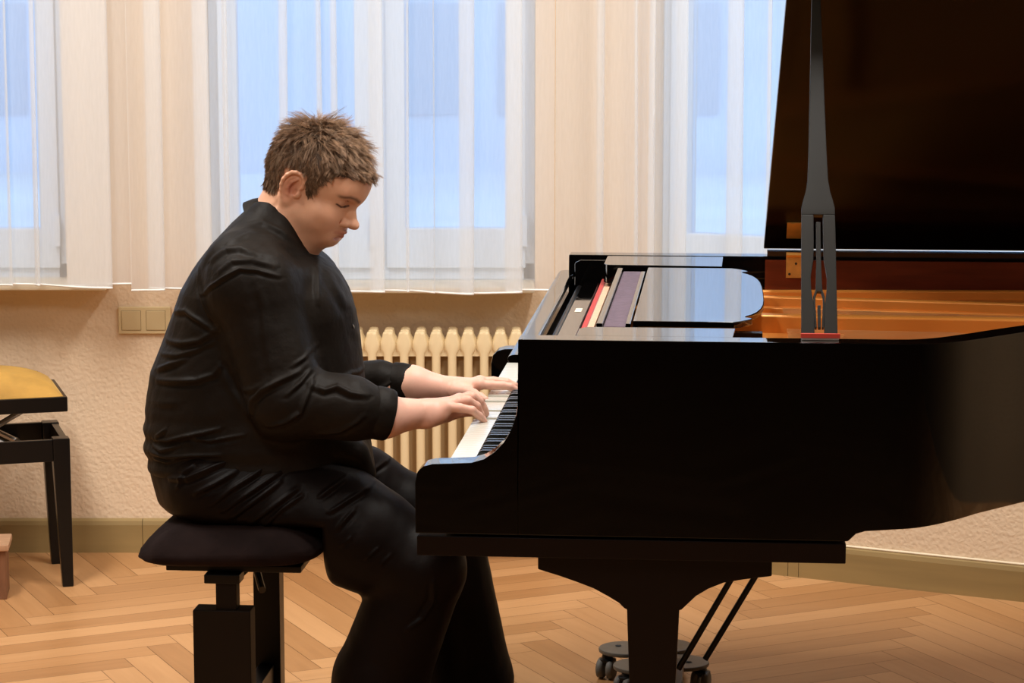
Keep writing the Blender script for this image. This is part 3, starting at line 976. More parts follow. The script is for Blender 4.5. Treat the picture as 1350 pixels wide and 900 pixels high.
lo = offset_path(outer, -.012)
lid_poly = [(.462, 0.0), (.486, 1.06), (.497, 1.494)] + [(p[0], PW - p[1]) for p in lo if p[0] > .55 and p[1] < PW - .0] + [(1.74, 0.0)]
lid_poly = [(u, max(r, 0.0)) for u, r in lid_poly]
lid_prism(lid_poly, 0, .021).build('lid', LIDM, piano, bevel=.002, angle=30)
lid_prism([(.50, .03), (.52, 1.06), (.54, 1.44), (.97, 1.44), (.95, .03)], .0225, .042).build('lid_flap', LACQ, piano, bevel=.003)
# strip along the hinge line
MB().box(.47, 1.72, PW - RIM_T + .004, PW - .006, ZR + .0005, ZR + .011).build('hinge_rail', mat('brown_lacquer_strip', (.03, .014, .005), .25), piano)
# brass hinge
hg = MB()
hg.box(.514, .560, PW - RIM_T - .0155, PW - RIM_T - .0115, .951, 1.0045)
hg.build('brass_hinge', BRASS, piano, bevel=.0008)
hp = bpy.data.objects['brass_hinge']
mb = MB(); mb.tube([(.514, PW - RIM_T - .015, 1.006), (.560, PW - RIM_T - .015, 1.006)], .006, 12); mb.build('hinge_barrel', BRASS, hp, smooth=True)
ca, sa = math.cos(ALPHA), math.sin(ALPHA)
mb = MB(); r0 = .055
mb = lid_prism([(.514, r0), (.560, r0), (.560, r0 + .07), (.514, r0 + .07)], -.003, -.0002); mb.build('hinge_leaf', BRASS, hp)
mb = MB()
for (uu, zz) in ((.522, .960), (.552, .960), (.537, .985)):
    mb.lathe([(.003, -.0012), (.003, .0)], (uu, PW - RIM_T - .0155, zz), 10, 'y')
mb.build('screw', mat('dark_screw', (.03, .02, .01), .4), hp)

# lid prop, leaning back square to the lid
def prop():
    bu, bv, bz = .5365, .045, 1.001
    Lp = (HV - bv) * sa + (HZ - bz) * ca - .003
    dv, dz = sa, ca     # along the prop
    def P(du, s_, t_): return (bu + du, bv + s_ * dv - t_ * dz, bz + s_ * dz + t_ * dv)   # t_: thickness towards the viewer / up
    prof = [(0, .0325), (.02, .0322), (.19, .0312), (.27, .0305), (.285, .0275), (.305, .0225), (.33, .019), (.40, .0165), (.50, .0142), (.62, .0115), (.74, .0085), (Lp - .03, .006), (Lp, .005)]
    slot = [(.012, .0085), (.06, .009), (.10, .014), (.125, .0145), (.16, .0095), (.20, .0085), (.255, .0085)]
    mb = MB()
    th = .011
    # left and right cheeks beside the slot, solid above
    left = [(-w, s_) for s_, w in prof]; right = [(w, s_) for s_, w in prof]
    outl = []
    s_tot = sorted({s_ for s_, _ in prof} | {s_ for s_, _ in slot})
    W = lambda s_: float(np.interp(s_, [p[0] for p in prof], [p[1] for p in prof]))
    S = lambda s_: float(np.interp(s_, [p[0] for p in slot], [p[1] for p in slot]))
    for sgn in (-1, 1):
        rows = [s_ for s_ in s_tot if s_ <= .255]
        vs = []
        for s_ in rows:
            a, b = S(s_) * sgn, W(s_) * sgn
            vs += [P(a, s_, -th / 2), P(b, s_, -th / 2), P(b, s_, th / 2), P(a, s_, th / 2)]
        n = len(rows); fs = [(0, 1, 2, 3), (n * 4 - 1, n * 4 - 2, n * 4 - 3, n * 4 - 4)]
        for i in range(n - 1):
            for k in range(4): fs.append((i * 4 + k, i * 4 + (k + 1) % 4, i * 4 + 4 + (k + 1) % 4, i * 4 + 4 + k))
        mb.add(vs, fs)
    rows = [s_ for s_ in s_tot if s_ >= .255]
    vs = []
    for s_ in rows:
        b = W(s_)
        vs += [P(-b, s_, -th / 2), P(b, s_, -th / 2), P(b, s_, th / 2), P(-b, s_, th / 2)]
    n = len(rows); fs = [(0, 1, 2, 3), (n * 4 - 1, n * 4 - 2, n * 4 - 3, n * 4 - 4)]
    for i in range(n - 1):
        for k in range(4): fs.append((i * 4 + k, i * 4 + (k + 1) % 4, i * 4 + 4 + (k + 1) % 4, i * 4 + 4 + k))
    mb.add(vs, fs)
    pr = mb.build('lid_prop', PROP_M, piano, bevel=.0014, angle=40)
    # short inner prop lying in the slot, forked at the foot
    mb = MB()
    def strip(cs):
        vs = []
        for (c, s_, w) in cs: vs += [P(c - w, s_, -.004), P(c + w, s_, -.004), P(c + w, s_, .005), P(c - w, s_, .005)]
        n = len(cs); fs = [(0, 1, 2, 3), (n * 4 - 1, n * 4 - 2, n * 4 - 3, n * 4 - 4)]
        for i in range(n - 1):
            for k in range(4): fs.append((i * 4 + k, i * 4 + (k + 1) % 4, i * 4 + 4 + (k + 1) % 4, i * 4 + 4 + k))
        mb.add(vs, fs)
    strip([(0, .094, .0065), (0, .11, .0055), (0, .16, .0042), (0, .24, .0040)])
    strip([(-.0062, .02, .0018), (-.0085, .07, .0018), (-.0085, .084, .002), (-.004, .098, .0022)])
    strip([(.0062, .02, .0018), (.0085, .07, .0018), (.0085, .084, .002), (.004, .098, .0022)])
    strip([(0, .02, .0028), (0, .066, .0028)])
    mb.build('short_prop', PROP_M, pr, bevel=.0008)
    mb = MB(); mb.box(bu - .032, bu + .034, .030, .062, 1.0006, 1.0045); mb.build('prop_base_plate', ACRYL, pr, bevel=.001)
    mb = MB(); mb.box(bu - .034, bu + .036, .026, .031, 1.0046, 1.013); mb.build('red_pad', REDPAD, pr, bevel=.001)


prop()

# legs
def piano_leg(uc, v0, v1, mirror, name='leg'):
    mb = MB()
    prof = [(-.2105, .5995), (-.2105, .571), (-.17, .559), (-.1375, .548), (-.108, .537), (-.082, .523), (-.062, .511), (-.0515, .5005), (-.0475, .500), (-.0325, .10), (.0325, .10), (.0475, .500), (.0515, .5005), (.062, .511), (.078, .527), (.10, .541), (.128, .553), (.165, .560), (.2145, .567), (.2145, .5995)]
    mb.prism([(uc + a, b) for a, b in prof], v0, v1, 'y')
    lg = mb.build(name, LACQ_DULL, piano, bevel=.002)
    vc = (v0 + v1) / 2
    mb = MB(); mb.lathe([(.022, .099), (.022, .085), (.012, .08), (.012, .06)], (uc, vc, 0), 16)
    mb.box(uc - .012, uc + .012, vc - .006, vc + .006, .03, .075)
    mb.build('caster_fork', BRASS, lg, smooth=True)
    mb = MB(); mb.lathe([(.026, -.009), (.028, -.006), (.028, .006), (.026, .009)], (uc, vc, .0285), 20, 'y'); mb.build('caster_wheel', BRASS, lg, smooth=True)
    return lg


piano_leg(.2440, .035, .155, False)
far_leg_v = (1.335, 1.455)
# the far leg stands on a transport dolly, so it has no visible caster of its own
mb = MB()
uc = .208
prof = [(-.2105, .5995), (-.2105, .571), (-.17, .559), (-.1375, .548), (-.108, .537), (-.082, .523), (-.062, .511), (-.0515, .5005), (-.0475, .500), (-.0325, .0715), (.0325, .0715), (.0475, .500), (.0515, .5005), (.062, .511), (.078, .527), (.10, .541), (.128, .553), (.165, .560), (.2145, .567), (.2145, .5995)]
mb.prism([(uc - .0 + a * .8, b) for a, b in prof], 1.20, 1.30, 'y')
mb.build('leg', LACQ_DULL, piano, bevel=.002)
mb = MB()
mb.prism([(1.60, .665), (1.60, .60), (1.645, .50), (1.66, .03), (1.74, .03), (1.755, .50), (1.80, .60), (1.80, .665)], 1.05, 1.16, 'y')
mb.lathe([(.028, 1.09), (.028, 1.12)], (1.70, 0, .028), 18, 'y')
mb.build('leg', LACQ_DULL, piano, bevel=.002)

# pedal lyre with two brace rods
ly = MB()
ly.box(.232, .266, .69, .73, .16, .5995); ly.box(.232, .266, .78, .82, .16, .5995)
ly.box(.215, .280, .64, .87, .53, .5998)
ly.box(.195, .290, .60, .91, .085, .165)
lyo = ly.build('pedal_lyre', LACQ_DULL, piano, bevel=.004)
for v in (.695, .755, .815):
    mb = MB(); mb.prism([(.194, .105), (.194, .118), (.11, .108), (.06, .085), (.055, .075), (.07, .072), (.12, .094)], v - .012, v + .012, 'y')
    mb.build('pedal', BRASS, lyo, bevel=.003)
rA0, rA1 = at(961, 768, .70), at(880, 906, .70)
rB0, rB1 = at(993, 764, .78), at(907, 906, .78)
for p0, p1 in ((rA0, rA1), (rB0, rB1)):
    d = (p1 - p0) / np.linalg.norm(p1 - p0)
    top = p0 - d * ((.5998 - p0[2]) / -d[2]) * 1.0
    t0 = (.5998 - p0[2]) / d[2]; t1 = (.20 - p0[2]) / d[2]
    t1 = min(t1, (.262 - p0[0]) / d[0])
    mb = MB(); mb.tube([p0 + d * t0, p0 + d * t1], .0066, 12); mb.build('lyre_brace', BLACK_PAINT, piano, smooth=True)

# ------------------------------------------------------------------ transport dolly under the far leg
du, dv_ = .215, 1.275
P_ = PO + PU * du + PV * dv_
dol = empty('piano_dolly', (P_[0], P_[1], 0), -TH, 'low grey wheeled transport dolly under the far piano leg', 'dolly')
mb = MB(); mb.prism([(-.05, -.05), (.05, -.05), (.05, .05), (-.05, .05)], .050, .0555, 'z'); mb.build('hub_plate', GREY_M, dol, bevel=.002)
plates = [((-.070, .050), (-.112, .034), 72, .0665), ((-.030, -.074), (-.060, -.112), 55, .0610), ((.066, -.036), (.112, -.052), 78, .0610), ((.028, .082), (.052, .112), 35, .0665)]
for k, ((ex, ey), (wx_, wy_), wa, zt) in enumerate(plates):
    pts = [(ex + .064 * math.cos(2 * math.pi * t / 28), ey + .060 * math.sin(2 * math.pi * t / 28)) for t in range(28)]
    arm = MB().prism(pts, zt - .0055, zt + .0045, 'z').build('plate', GREY_M, dol, bevel=.003)
    mb = MB(); mb.lathe([(.007, zt + .0045), (.007, zt + .0065), (.004, zt + .008)], (ex * 1.25, ey * 1.25, 0), 12); mb.build('bolt', mat('dark_bolt', (.03, .03, .03), .4), arm)
    ww = math.radians(wa)
    cw, sw_ = math.cos(ww), math.sin(ww)
    cast = MB()
    cast.lathe([(.012, zt - .006), (.014, .050), (.021, .047), (.021, .040), (.012, .034)], (wx_, wy_, 0), 16)
    cast.build('caster_housing', BLACK_PAINT, arm, smooth=True)
    for s_ in (-1, 1):
        w = MB(); w.lathe([(.0195, -.0085), (.0235, -.0065), (.0245, 0), (.0235, .0065), (.0195, .0085)], (0, 0, 0), 22, 'y')
        wo = w.build('wheel', RUBBER, arm, smooth=True, angle=60)
        wo.rotation_euler = (0, 0, ww)
        wo.location = (wx_ - .006 * cw - s_ * .0125 * sw_, wy_ - .006 * sw_ + s_ * .0125 * cw, .0245)

# ------------------------------------------------------------------ the player's bench
bu_, bv_ = -.62, .64
P_ = PO + PU * bu_ + PV * bv_
bench = empty('piano_bench', (P_[0], P_[1], 0), -TH, 'black piano bench with dark suede cushion, the man sits on it', 'bench')


def cushion():
    N = 44; V = []; F = []
    u0, u1, v0, v1 = -.812, -.432, .36, .93
    hx, hy = (u1 - u0) / 2, (v1 - v0) / 2; cx_, cy_ = (u0 + u1) / 2 - bu_, (v0 + v1) / 2 - bv_
    # lofted rings, pillow profile
    prof = [(.0, .0), (.80, .0), (.93, .003), (.985, .014), (1.0, .030), (.985, .048), (.945, .068), (.90, .086), (.84, .102), (.76, .114), (.60, .122), (.35, .126), (.0, .127)]
    M = 96
    rings = []
    for sc, h in prof:
        ring = []
        for k in range(M):
            t = 2 * math.pi * k / M
            c, s_ = math.cos(t), math.sin(t)
            e = .34 if sc > .5 else .6
            x = math.copysign(abs(c) ** e, c); y = math.copysign(abs(s_) ** e, s_)
            inset = (1 - sc) * .28
            px = cx_ + x * (hx - inset * 1.0) if sc > .3 else cx_ + x * hx * sc
            py = cy_ + y * (hy - inset * 1.0) if sc > .3 else cy_ + y * hy * sc
            if sc <= .3: px, py = cx_ + x * .001, cy_ + y * .001
            wob = .003 * math.sin(t * 7 + h * 40) * (1 if h > .02 else 0)
            ring.append((px + wob * x, py + wob * y, 0.478 + h * .64 + (.010 * (px - cx_) / hx if h > .02 else .004 * (px - cx_) / hx)))
        rings.append(ring)
    for r in rings: V += r
    for i in range(len(rings) - 1):
        for k in range(M):
            k2 = (k + 1) % M
            F.append((i * M + k, i * M + k2, (i + 1) * M + k2, (i + 1) * M + k))
    mb = MB(); mb.add(V, F)
    return mb.build('cushion', SUEDE, bench, smooth=True, angle=180)


cushion()
def bb_(u0, u1, v0, v1, z0, z1): return (u0 - bu_, u1 - bu_, v0 - bv_, v1 - bv_, z0, z1)
MB().box(*bb_(-.745, -.47, .40, .89, .464, .4778)).build('seat_board', BENCH_BLK, bench, bevel=.002)
for v0 in (.372, .868):
    near = v0 < .5
    if near:
        MB().box(*bb_(-.686, -.569, v0, v0 + .052, .045, .391)).build('outer_column', BENCH_BRN, bench, bevel=.003)
        MB().box(*bb_(-.640, -.598, v0 + .008, v0 + .044, .30, .463)).build('inner_column', BENCH_BRN, bench, bevel=.002)
        MB().box(*bb_(-.662, -.590, v0 + .002, v0 + .05, .445, .4635)).build('column_bracket', BENCH_BLK, bench, bevel=.002)
    else:
        MB().box(*bb_(-.656, -.597, v0 - .03, v0 + .022, .045, .391)).build('outer_column', BENCH_BLK, bench, bevel=.003)
        MB().box(*bb_(-.654, -.599, v0 - .026, v0 + .018, .30, .463)).build('inner_column', BENCH_BLK, bench, bevel=.002)
    MB().box(*bb_(-.80, -.45, v0 - .005, v0 + .057, 0, .044)).build('foot', BENCH_BLK, bench, bevel=.006)
MB().box(*bb_(-.645, -.61, .426, .836, .10, .15)).build('stretcher', BENCH_BLK, bench, bevel=.003)
mb = MB()
for s_ in (0, 1):
    v = .62 + s_ * .03
    a, b = (-.655, .395), (-.575, .460)
    if s_: a, b = (-.575, .395), (-.655, .460)
    mb.tube([(a[0] - bu_, v - bv_ - .12, a[1]), (b[0] - bu_, v - bv_ + .12, b[1])], .008, 10)
mb.build('scissor_arm', mat('dark_steel', (.04, .035, .03), .4, metal=.5), bench, smooth=True)

# ------------------------------------------------------------------ the seated man
import openvdb as vdb

PB = np.array([-.62, .64, 0.0])      # base of the person in the piano frame
P_ = PO + PU * PB[0] + PV * PB[1]
person = empty('person', (P_[0], P_[1], 0), -TH, 'young man with short brown hair in black shirt and trousers, seated and playing the piano', 'person')


class Prim:
    def __init__(s, fn, c, r, k=.01, op='u'):
        s.fn, s.c, s.r, s.k, s.op = fn, np.array(c, float), r, k, op


def cone(a, b, ra, rb, k=.012, op='u', sc=None):
    """round cone between two points; sc = (axis index, factor) squashes the shape along one axis"""
    a = np.array(a, float); b = np.array(b, float)
    def fn(p):
        if sc is not None:
            p = p.copy(); p[:, sc[0]] = (p[:, sc[0]] - (a[sc[0]] + b[sc[0]]) / 2) / sc[1] + (a[sc[0]] + b[sc[0]]) / 2
        ab = b - a; t = np.clip(((p - a) @ ab) / (ab @ ab + 1e-12), 0, 1)
        d = np.linalg.norm(p - a - t[:, None] * ab, axis=1) - (ra + (rb - ra) * t)
        return d * (min(1, sc[1]) if sc is not None else 1)
    m = max(1, sc[1]) if sc is not None else 1
    return Prim(fn, (a + b) / 2, (np.linalg.norm(b - a) / 2 + max(ra, rb)) * m, k, op)


def ell(c, r, k=.012, op='u', rot=None):
    c = np.array(c, float); r = np.array(r, float)
    def fn(p):
        q = p - c
        if rot is not None: q = q @ rot
        k0 = np.linalg.norm(q / r, axis=1); k1 = np.linalg.norm(q / (r * r), axis=1)
        return k0 * (k0 - 1) / (k1 + 1e-9)
    return Prim(fn, c, float(r.max()), k, op)


def chain(pts, rs, k=.01, **kw):
    return [cone(pts[i], pts[i + 1], rs[i], rs[i + 1], k, **kw) for i in range(len(pts) - 1)]


def slices(zs, ub, uf, w, vc, n=2.3, k=.02, inset=0.0, zpad=0):
    zs = np.array(zs); order = np.argsort(zs); zs = zs[order]; ub = np.array(ub)[order]; uf = np.array(uf)[order]; w = np.array(w)[order]
    def fn(p):
        z = np.clip(p[:, 2], zs[0], zs[-1])
        B = np.interp(z, zs, ub) + inset; Fp = np.interp(z, zs, uf) - inset; W_ = np.interp(z, zs, w) - inset
        c = (B + Fp) / 2; a = np.maximum((Fp - B) / 2, .01); W_ = np.maximum(W_, .01)
        rho = ((np.abs(p[:, 0] - c) / a) ** n + (np.abs(p[:, 1] - vc) / W_) ** n) ** (1 / n)
        d = (rho - 1) * np.minimum(a, W_)
        dz = np.maximum(np.maximum(zs[0] + inset - p[:, 2], p[:, 2] - zs[-1] + inset), 0)
        return np.where(dz > 0, np.hypot(np.maximum(d, 0), dz) + np.minimum(d, 0) * 0, d)
    zc_ = (zs[0] + zs[-1]) / 2; r = math.hypot((zs[-1] - zs[0]) / 2, .36)
    return Prim(fn, ((ub.mean() + uf.mean()) / 2, vc, zc_), r, k)


def smin(a, b, k):
    h = np.clip(.5 + .5 * (b - a) / k, 0, 1)
    return b * (1 - h) + a * h - k * h * (1 - h)


def evaluate(prims, p, c=None, rad=0):
    d = np.full(len(p), 1.0)
    for q in prims:
        if c is not None and np.linalg.norm(c - q.c) > q.r + rad + .05 and q.op != 'cut': continue
        x = q.fn(p)
        if q.op == 'u': d = smin(d, x, q.k)
        elif q.op == 's': d = -smin(-d, x, q.k)
        elif q.op == 'cut': d = -smin(-d, -x, q.k)
    return d


def sdf_mesh(prims, vox, lo, hi):
    n = 24
    bg = 3 * vox
    g = vdb.FloatGrid(bg)
    i0 = np.floor(np.array(lo) / vox / n).astype(int); i1 = np.ceil(np.array(hi) / vox / n).astype(int)
    base = np.stack(np.meshgrid(np.arange(n), np.arange(n), np.arange(n), indexing='ij'), -1).reshape(-1, 3)
    rad = n * vox * .9
    grid_idx = [(i, j, k) for i in range(i0[0], i1[0]) for j in range(i0[1], i1[1]) for k in range(i0[2], i1[2])]
    cs = (np.array(grid_idx) * n + n / 2) * vox
    dc = np.concatenate([evaluate(prims, cs[s:s + 20000]) for s in range(0, len(cs), 20000)])
    for (ijk, c, d) in zip(grid_idx, cs, dc):
        o = np.array(ijk) * n
        if d > rad * 1.6: continue
        if d < -rad * 1.6:
            g.fill(tuple(int(t) for t in o), tuple(int(t) for t in (o + n - 1)), -bg, True); continue
        p = (base + o) * vox
        v = np.clip(evaluate(prims, p, c, rad), -bg, bg).reshape(n, n, n).astype(np.float32)
        g.copyFromArray(v, ijk=tuple(int(t) for t in o))
    pts, quads = g.convertToQuads(0.0)[:2]
    return np.array(pts, float) * vox, np.array(quads)


def to_object(name, pts, faces, m, parent, base=PB, colors=None, smooth=True):
    me = bpy.data.meshes.new(name)
    me.vertices.add(len(pts)); me.vertices.foreach_set('co', (pts - base).astype(np.float32).ravel())
    k = faces.shape[1]
    me.loops.add(len(faces) * k); me.loops.foreach_set('vertex_index', faces.astype(np.int32).ravel())
    me.polygons.add(len(faces)); me.polygons.foreach_set('loop_start', np.arange(0, len(faces) * k, k, dtype=np.int32))
    try: me.polygons.foreach_set('loop_total', np.full(len(faces), k, dtype=np.int32))
    except Exception: pass
    me.update(calc_edges=True); me.validate()
    me.materials.append(m)
    if smooth: me.polygons.foreach_set('use_smooth', [True] * len(me.polygons))
    if colors is not None:
        ca = me.color_attributes.new('col', 'FLOAT_COLOR', 'POINT')
        ca.data.foreach_set('color', np.concatenate([colors, np.ones((len(colors), 1))], 1).astype(np.float32).ravel())
    o = bpy.data.objects.new(name, me)
    return link(o, parent)


def vnormals(pts, faces):
    a = pts[faces[:, 2]] - pts[faces[:, 0]]; b = pts[faces[:, 3 % faces.shape[1]]] - pts[faces[:, 1]]
    fn = np.cross(a, b)
    n = np.zeros_like(pts)
    for k in range(faces.shape[1]): np.add.at(n, faces[:, k], fn)
    return n / (np.linalg.norm(n, axis=1)[:, None] + 1e-12)


def outward(pts, faces):
    """make the winding outward"""
    v = pts[faces[:, 0]]
    a = pts[faces[:, 1]]; b = pts[faces[:, 2]]
    vol = np.einsum('ij,ij->i', v, np.cross(a, b)).sum()
    return faces if vol > 0 else faces[:, ::-1]


def fnoise(p, seed, scale):
    """cheap smooth noise: sum of a few random sine waves"""
    r = np.random.default_rng(seed); o = np.zeros(len(p))
    for _ in range(10):
        d = r.normal(size=3); d /= np.linalg.norm(d)
        f = scale * r.uniform(.5, 1.8)
        o += np.sin(p @ d * f + r.uniform(0, 6.3))
    return o / 10


# ---- torso outline, from the photo, on the plane through the spine
VM = .66
tor = [  # y, back x, front x, half width
    (262, 340, 396, .070), (275, 326, 399, .085), (290, 310, 402, .115), (310, 292, 407, .155), (330, 275, 414, .185), (342, 266, 430, .200), (352, 259, 439, .206), (380, 244, 455, .215), (410, 233, 466, .212),
    (440, 222, 472, .21), (485, 204, 477, .215), (520, 199, 480, .22), (560, 196, 484, .225), (590, 197, 487, .225), (612, 203, 488, .225)]
tz = [at(300, y, VM)[2] for y, *_ in tor]
tb = [at(b, y, VM)[0] for y, b, f_, w_ in tor]; tf = [at(f_, y, VM)[0] for y, b, f_, w_ in tor]; tw = [w_ for *_, w_ in tor]
pel = [(600, 201, 488, .215), (625, 206, 490, .22), (650, 214, 470, .22), (670, 222, 450, .215), (690, 233, 430, .20), (712, 262, 410, .17)]
pz = [at(300, y, VM)[2] for y, *_ in pel]
pb = [at(b, y, VM)[0] for y, b, f_, w_ in pel]; pf = [at(f_, y, VM)[0] for y, b, f_, w_ in pel]; pw_ = [w_ for *_, w_ in pel]

# arms
RS, RE = at(333, 378, .475), at(378, 528, .43)
RC, RW_ = at(507, 549, .475), at(560, 544, .525)
LS, LE = at(352, 382, .86), at(430, 512, .93)
LC, LW_ = at(543, 507, .925), at(592, 513, .925)

# ---- head frame
HS = 1.06 / 1000
PSI, TILT = math.radians(17), math.radians(31)
HM = at(409, 251, VM)
hF = np.array([math.cos(PSI) * math.cos(TILT), -math.sin(PSI) * math.cos(TILT), -math.sin(TILT)])
hT = np.array([math.cos(PSI) * math.sin(TILT), -math.sin(PSI) * math.sin(TILT), math.cos(TILT)])
hR = np.cross(hF, hT)
HROT = np.stack([hF, hR, hT], 1)


def to_head(p):
    q = (p - HM) @ HROT / HS
    q[:, 2] = np.where(q[:, 2] < 0, q[:, 2] / .88, q[:, 2])
    return q
def from_head(q): return HM + (np.atleast_2d(q) * HS) @ HROT.T


def _c(a, b, ra, rb, k, op='u'): return cone(a, b, ra, rb, k, op)
def _e(c, r, k, op='u', rot=None): return ell(c, r, k, op, rot)


def rotT(deg):
    c, s_ = math.cos(math.radians(deg)), math.sin(math.radians(deg))
    return np.array([[c, -s_, 0], [s_, c, 0], [0, 0, 1]])


def rotR(deg):
    c, s_ = math.cos(math.radians(deg)), math.sin(math.radians(deg))
    return np.array([[c, 0, -s_], [0, 1, 0], [s_, 0, c]])


HP = [  # millimetres: forward, right, up from the point between the ears
    _e((-4, 0, 46), (97, 77, 84), 5), _e((-30, 0, 28), (70, 74, 66), 20), _e((42, 0, 40), (50, 62, 52), 20),
    _e((45, 0, -12), (46, 58, 62), 22), _e((70, 0, -30), (26, 36, 40), 18),
    # cheeks
    _e((54, 34, -24), (36, 34, 38), 20), _e((54, -34, -24), (36, 34, 38), 20), _e((26, 40, -34), (44, 28, 36), 24), _e((26, -40, -34), (44, 28, 36), 24),
    _e((56, 40, -5), (27, 25, 20), 18), _e((56, -40, -5), (27, 25, 20), 18), _e((62, 22, -50), (26, 24, 20), 16), _e((62, -22, -50), (26, 24, 20), 16),
    # jaw
    _c((8, 50, -36), (74, 22, -61), 22, 18, 18), _c((8, -50, -36), (74, -22, -61), 22, 18, 18),
    _e((83, 0, -64), (15.5, 18, 14.5), 9), _e((50, 0, -68), (38, 38, 22), 22), _e((16, 0, -58), (52, 52, 36), 26),
    # brow
    _c((88, 9, 43), (76, 38, 48), 10, 9.5, 14), _c((88, -9, 43), (76, -38, 48), 10, 9.5, 14), _e((86, 0, 38), (13, 18, 18), 12), _e((80, 0, 64), (20, 42, 30), 22),
    # eye sockets
    _e((101, 32, 30), (15, 19, 10), 9, 's'), _e((101, -32, 30), (15, 19, 10), 9, 's'),
    # lids over the eyeballs
    _e((72.5, 32, 28), (16.5, 17, 13), 3), _e((72.5, -32, 28), (16.5, 17, 13), 3),
    # upper lid fold and lash line
    # nose
    _c((88, 0, 25), (98, 0, 7), 8.0, 9.0, 9), _c((98, 0, 6), (109, 0, -6), 9.0, 11, 8), _e((112, 0, -8), (12, 12, 10), 6),
    _e((98, 14, -12.5), (11, 8.5, 9), 5), _e((98, -14, -12.5), (11, 8.5, 9), 5), _c((108, 0, -15), (96, 0, -18), 4.5, 5, 5),
    _e((104, 6.5, -20), (5, 3, 3.2), 2, 's'), _e((104, -6.5, -20), (5, 3, 3.2), 2, 's'),
    _c((96, 22, -6), (88, 24, -22), 1.8, 1.2, 5, 's'), _c((96, -22, -6), (88, -24, -22), 1.8, 1.2, 5, 's'),
    # mouth
    _e((86, 0, -38), (17, 25, 15), 10),
    _c((102.5, 3, -34), (91, 22, -36.5), 4.8, 2.8, 3.5), _c((102.5, -3, -34), (91, -22, -36.5), 4.8, 2.8, 3.5),
    _c((100, 0, -45.5), (90, 19, -40.5), 5.6, 3.2, 3.5), _c((100, 0, -45.5), (90, -19, -40.5), 5.6, 3.2, 3.5),
    _c((108.5, 0, -39.3), (92, 24, -37.5), 1.1, 1.0, 1.5, 's'), _c((108.5, 0, -39.3), (92, -24, -37.5), 1.1, 1.0, 1.5, 's'),
    _e((99, 0, -53.5), (8, 17, 4), 5, 's'),
]
for s_ in (1, -1):
    HP += [_c((87.0, s_ * 20, 24.5), (88, s_ * 31, 21), 1.0, 1.2, 1.6, 's'), _c((88, s_ * 31, 21), (77, s_ * 45, 23), 1.2, 1.0, 1.6, 's')]
    HP += [_c((86, s_ * 19, 33), (87.5, s_ * 31, 36.5), 1.0, 1.1, 2.0, 's'), _c((87.5, s_ * 31, 36.5), (76, s_ * 46, 33), 1.1, 1.0, 2.0, 's')]
# ears
def ear_fix(fn, s_):
    def g(p):
        q = p.copy(); q[:, 1] = (p[:, 1] * 1.10 - s_ * 74) / 1.10 + s_ * 74      # undo the shift of the scaled side axis
        return fn(q)
    return g


for s_ in (1, -1):
    y = 74
    er = rotT(-s_ * 24)
    EP = [_e((-8, s_ * (y + 3), 3), (17, 5, 29), 4, 'u', er)]
    EP += [_e((-5, s_ * (y + 10.5), 7), (12.5, 8.5, 19), 2.5, 's', er)]
    hel = [(4, y + 1, 6), (8.5, y + 1, 15), (8, y + 2, 24), (3, y + 4, 31), (-4, y + 6.5, 34.5), (-11, y + 9, 34), (-18, y + 11, 30), (-23, y + 12.5, 22), (-25.5, y + 13, 12), (-24.5, y + 12, 2), (-21, y + 10, -8), (-15, y + 7, -18), (-9, y + 4, -25)]
    EP += chain([(a_, s_ * b_, c_) for a_, b_, c_ in hel], [2.4, 2.8, 3.1, 3.3, 3.4, 3.5, 3.6, 3.6, 3.5, 3.3, 3.1, 3.0, 3.4], 2.0)
    anti = [(-4, y + 5, 24), (-11, y + 8, 14), (-13, y + 8, 2), (-8, y + 6, -9), (-2, y + 3, -12)]
    EP += chain([(a_, s_ * b_, c_) for a_, b_, c_ in anti], [2, 2.6, 2.6, 2.6, 2.4], 2.5)
    EP += [_e((-8, s_ * (y + 3), -22), (8, 4.5, 10), 4), _e((6.5, s_ * (y + 2), -1), (5, 4, 6.5), 3)]
    EP += [_e((1, s_ * (y + 4), 1), (5, 6, 8), 2, 's')]
    EC = np.array([-6.0, 0, 8.0])
    ES = 1.10
    for pr in EP: HP.append(Prim((lambda f_: (lambda p: f_((p - EC) / ES + np.array([-8.0, 0, 3.0])) * ES))(ear_fix(pr.fn, s_)), np.array([(pr.c[0] + 8) * ES + EC[0], pr.c[1] * 1.1, (pr.c[2] - 3) * ES + EC[2]]), pr.r * 1.3 + 8, pr.k, pr.op))


def head_fn(p):
    q = to_head(p)
    return evaluate(HP, q) * HS


def head_fn_fast(p):
    q = to_head(p); d = np.full(len(q), 400.0)
    near = np.linalg.norm(q - np.array([0, 0, 10]), axis=1) < 230
    d[~near] = np.linalg.norm(q[~near] - np.array([0, 0, 10]), axis=1) - 130
    if near.any():
        qn = q[near]; c = (qn.min(0) + qn.max(0)) / 2; rad = np.linalg.norm(qn.max(0) - c)
        dd = np.full(len(qn), 400.0)
        for pr in HP:
            if np.linalg.norm(c - pr.c) > pr.r + rad + 30: continue
            x = pr.fn(qn)
            dd = smin(dd, x, pr.k) if pr.op == 'u' else -smin(-dd, x, pr.k)
        d[near] = dd
    return d * HS


body = [Prim(head_fn_fast, from_head((0, 0, 5))[0], .155, .012)]
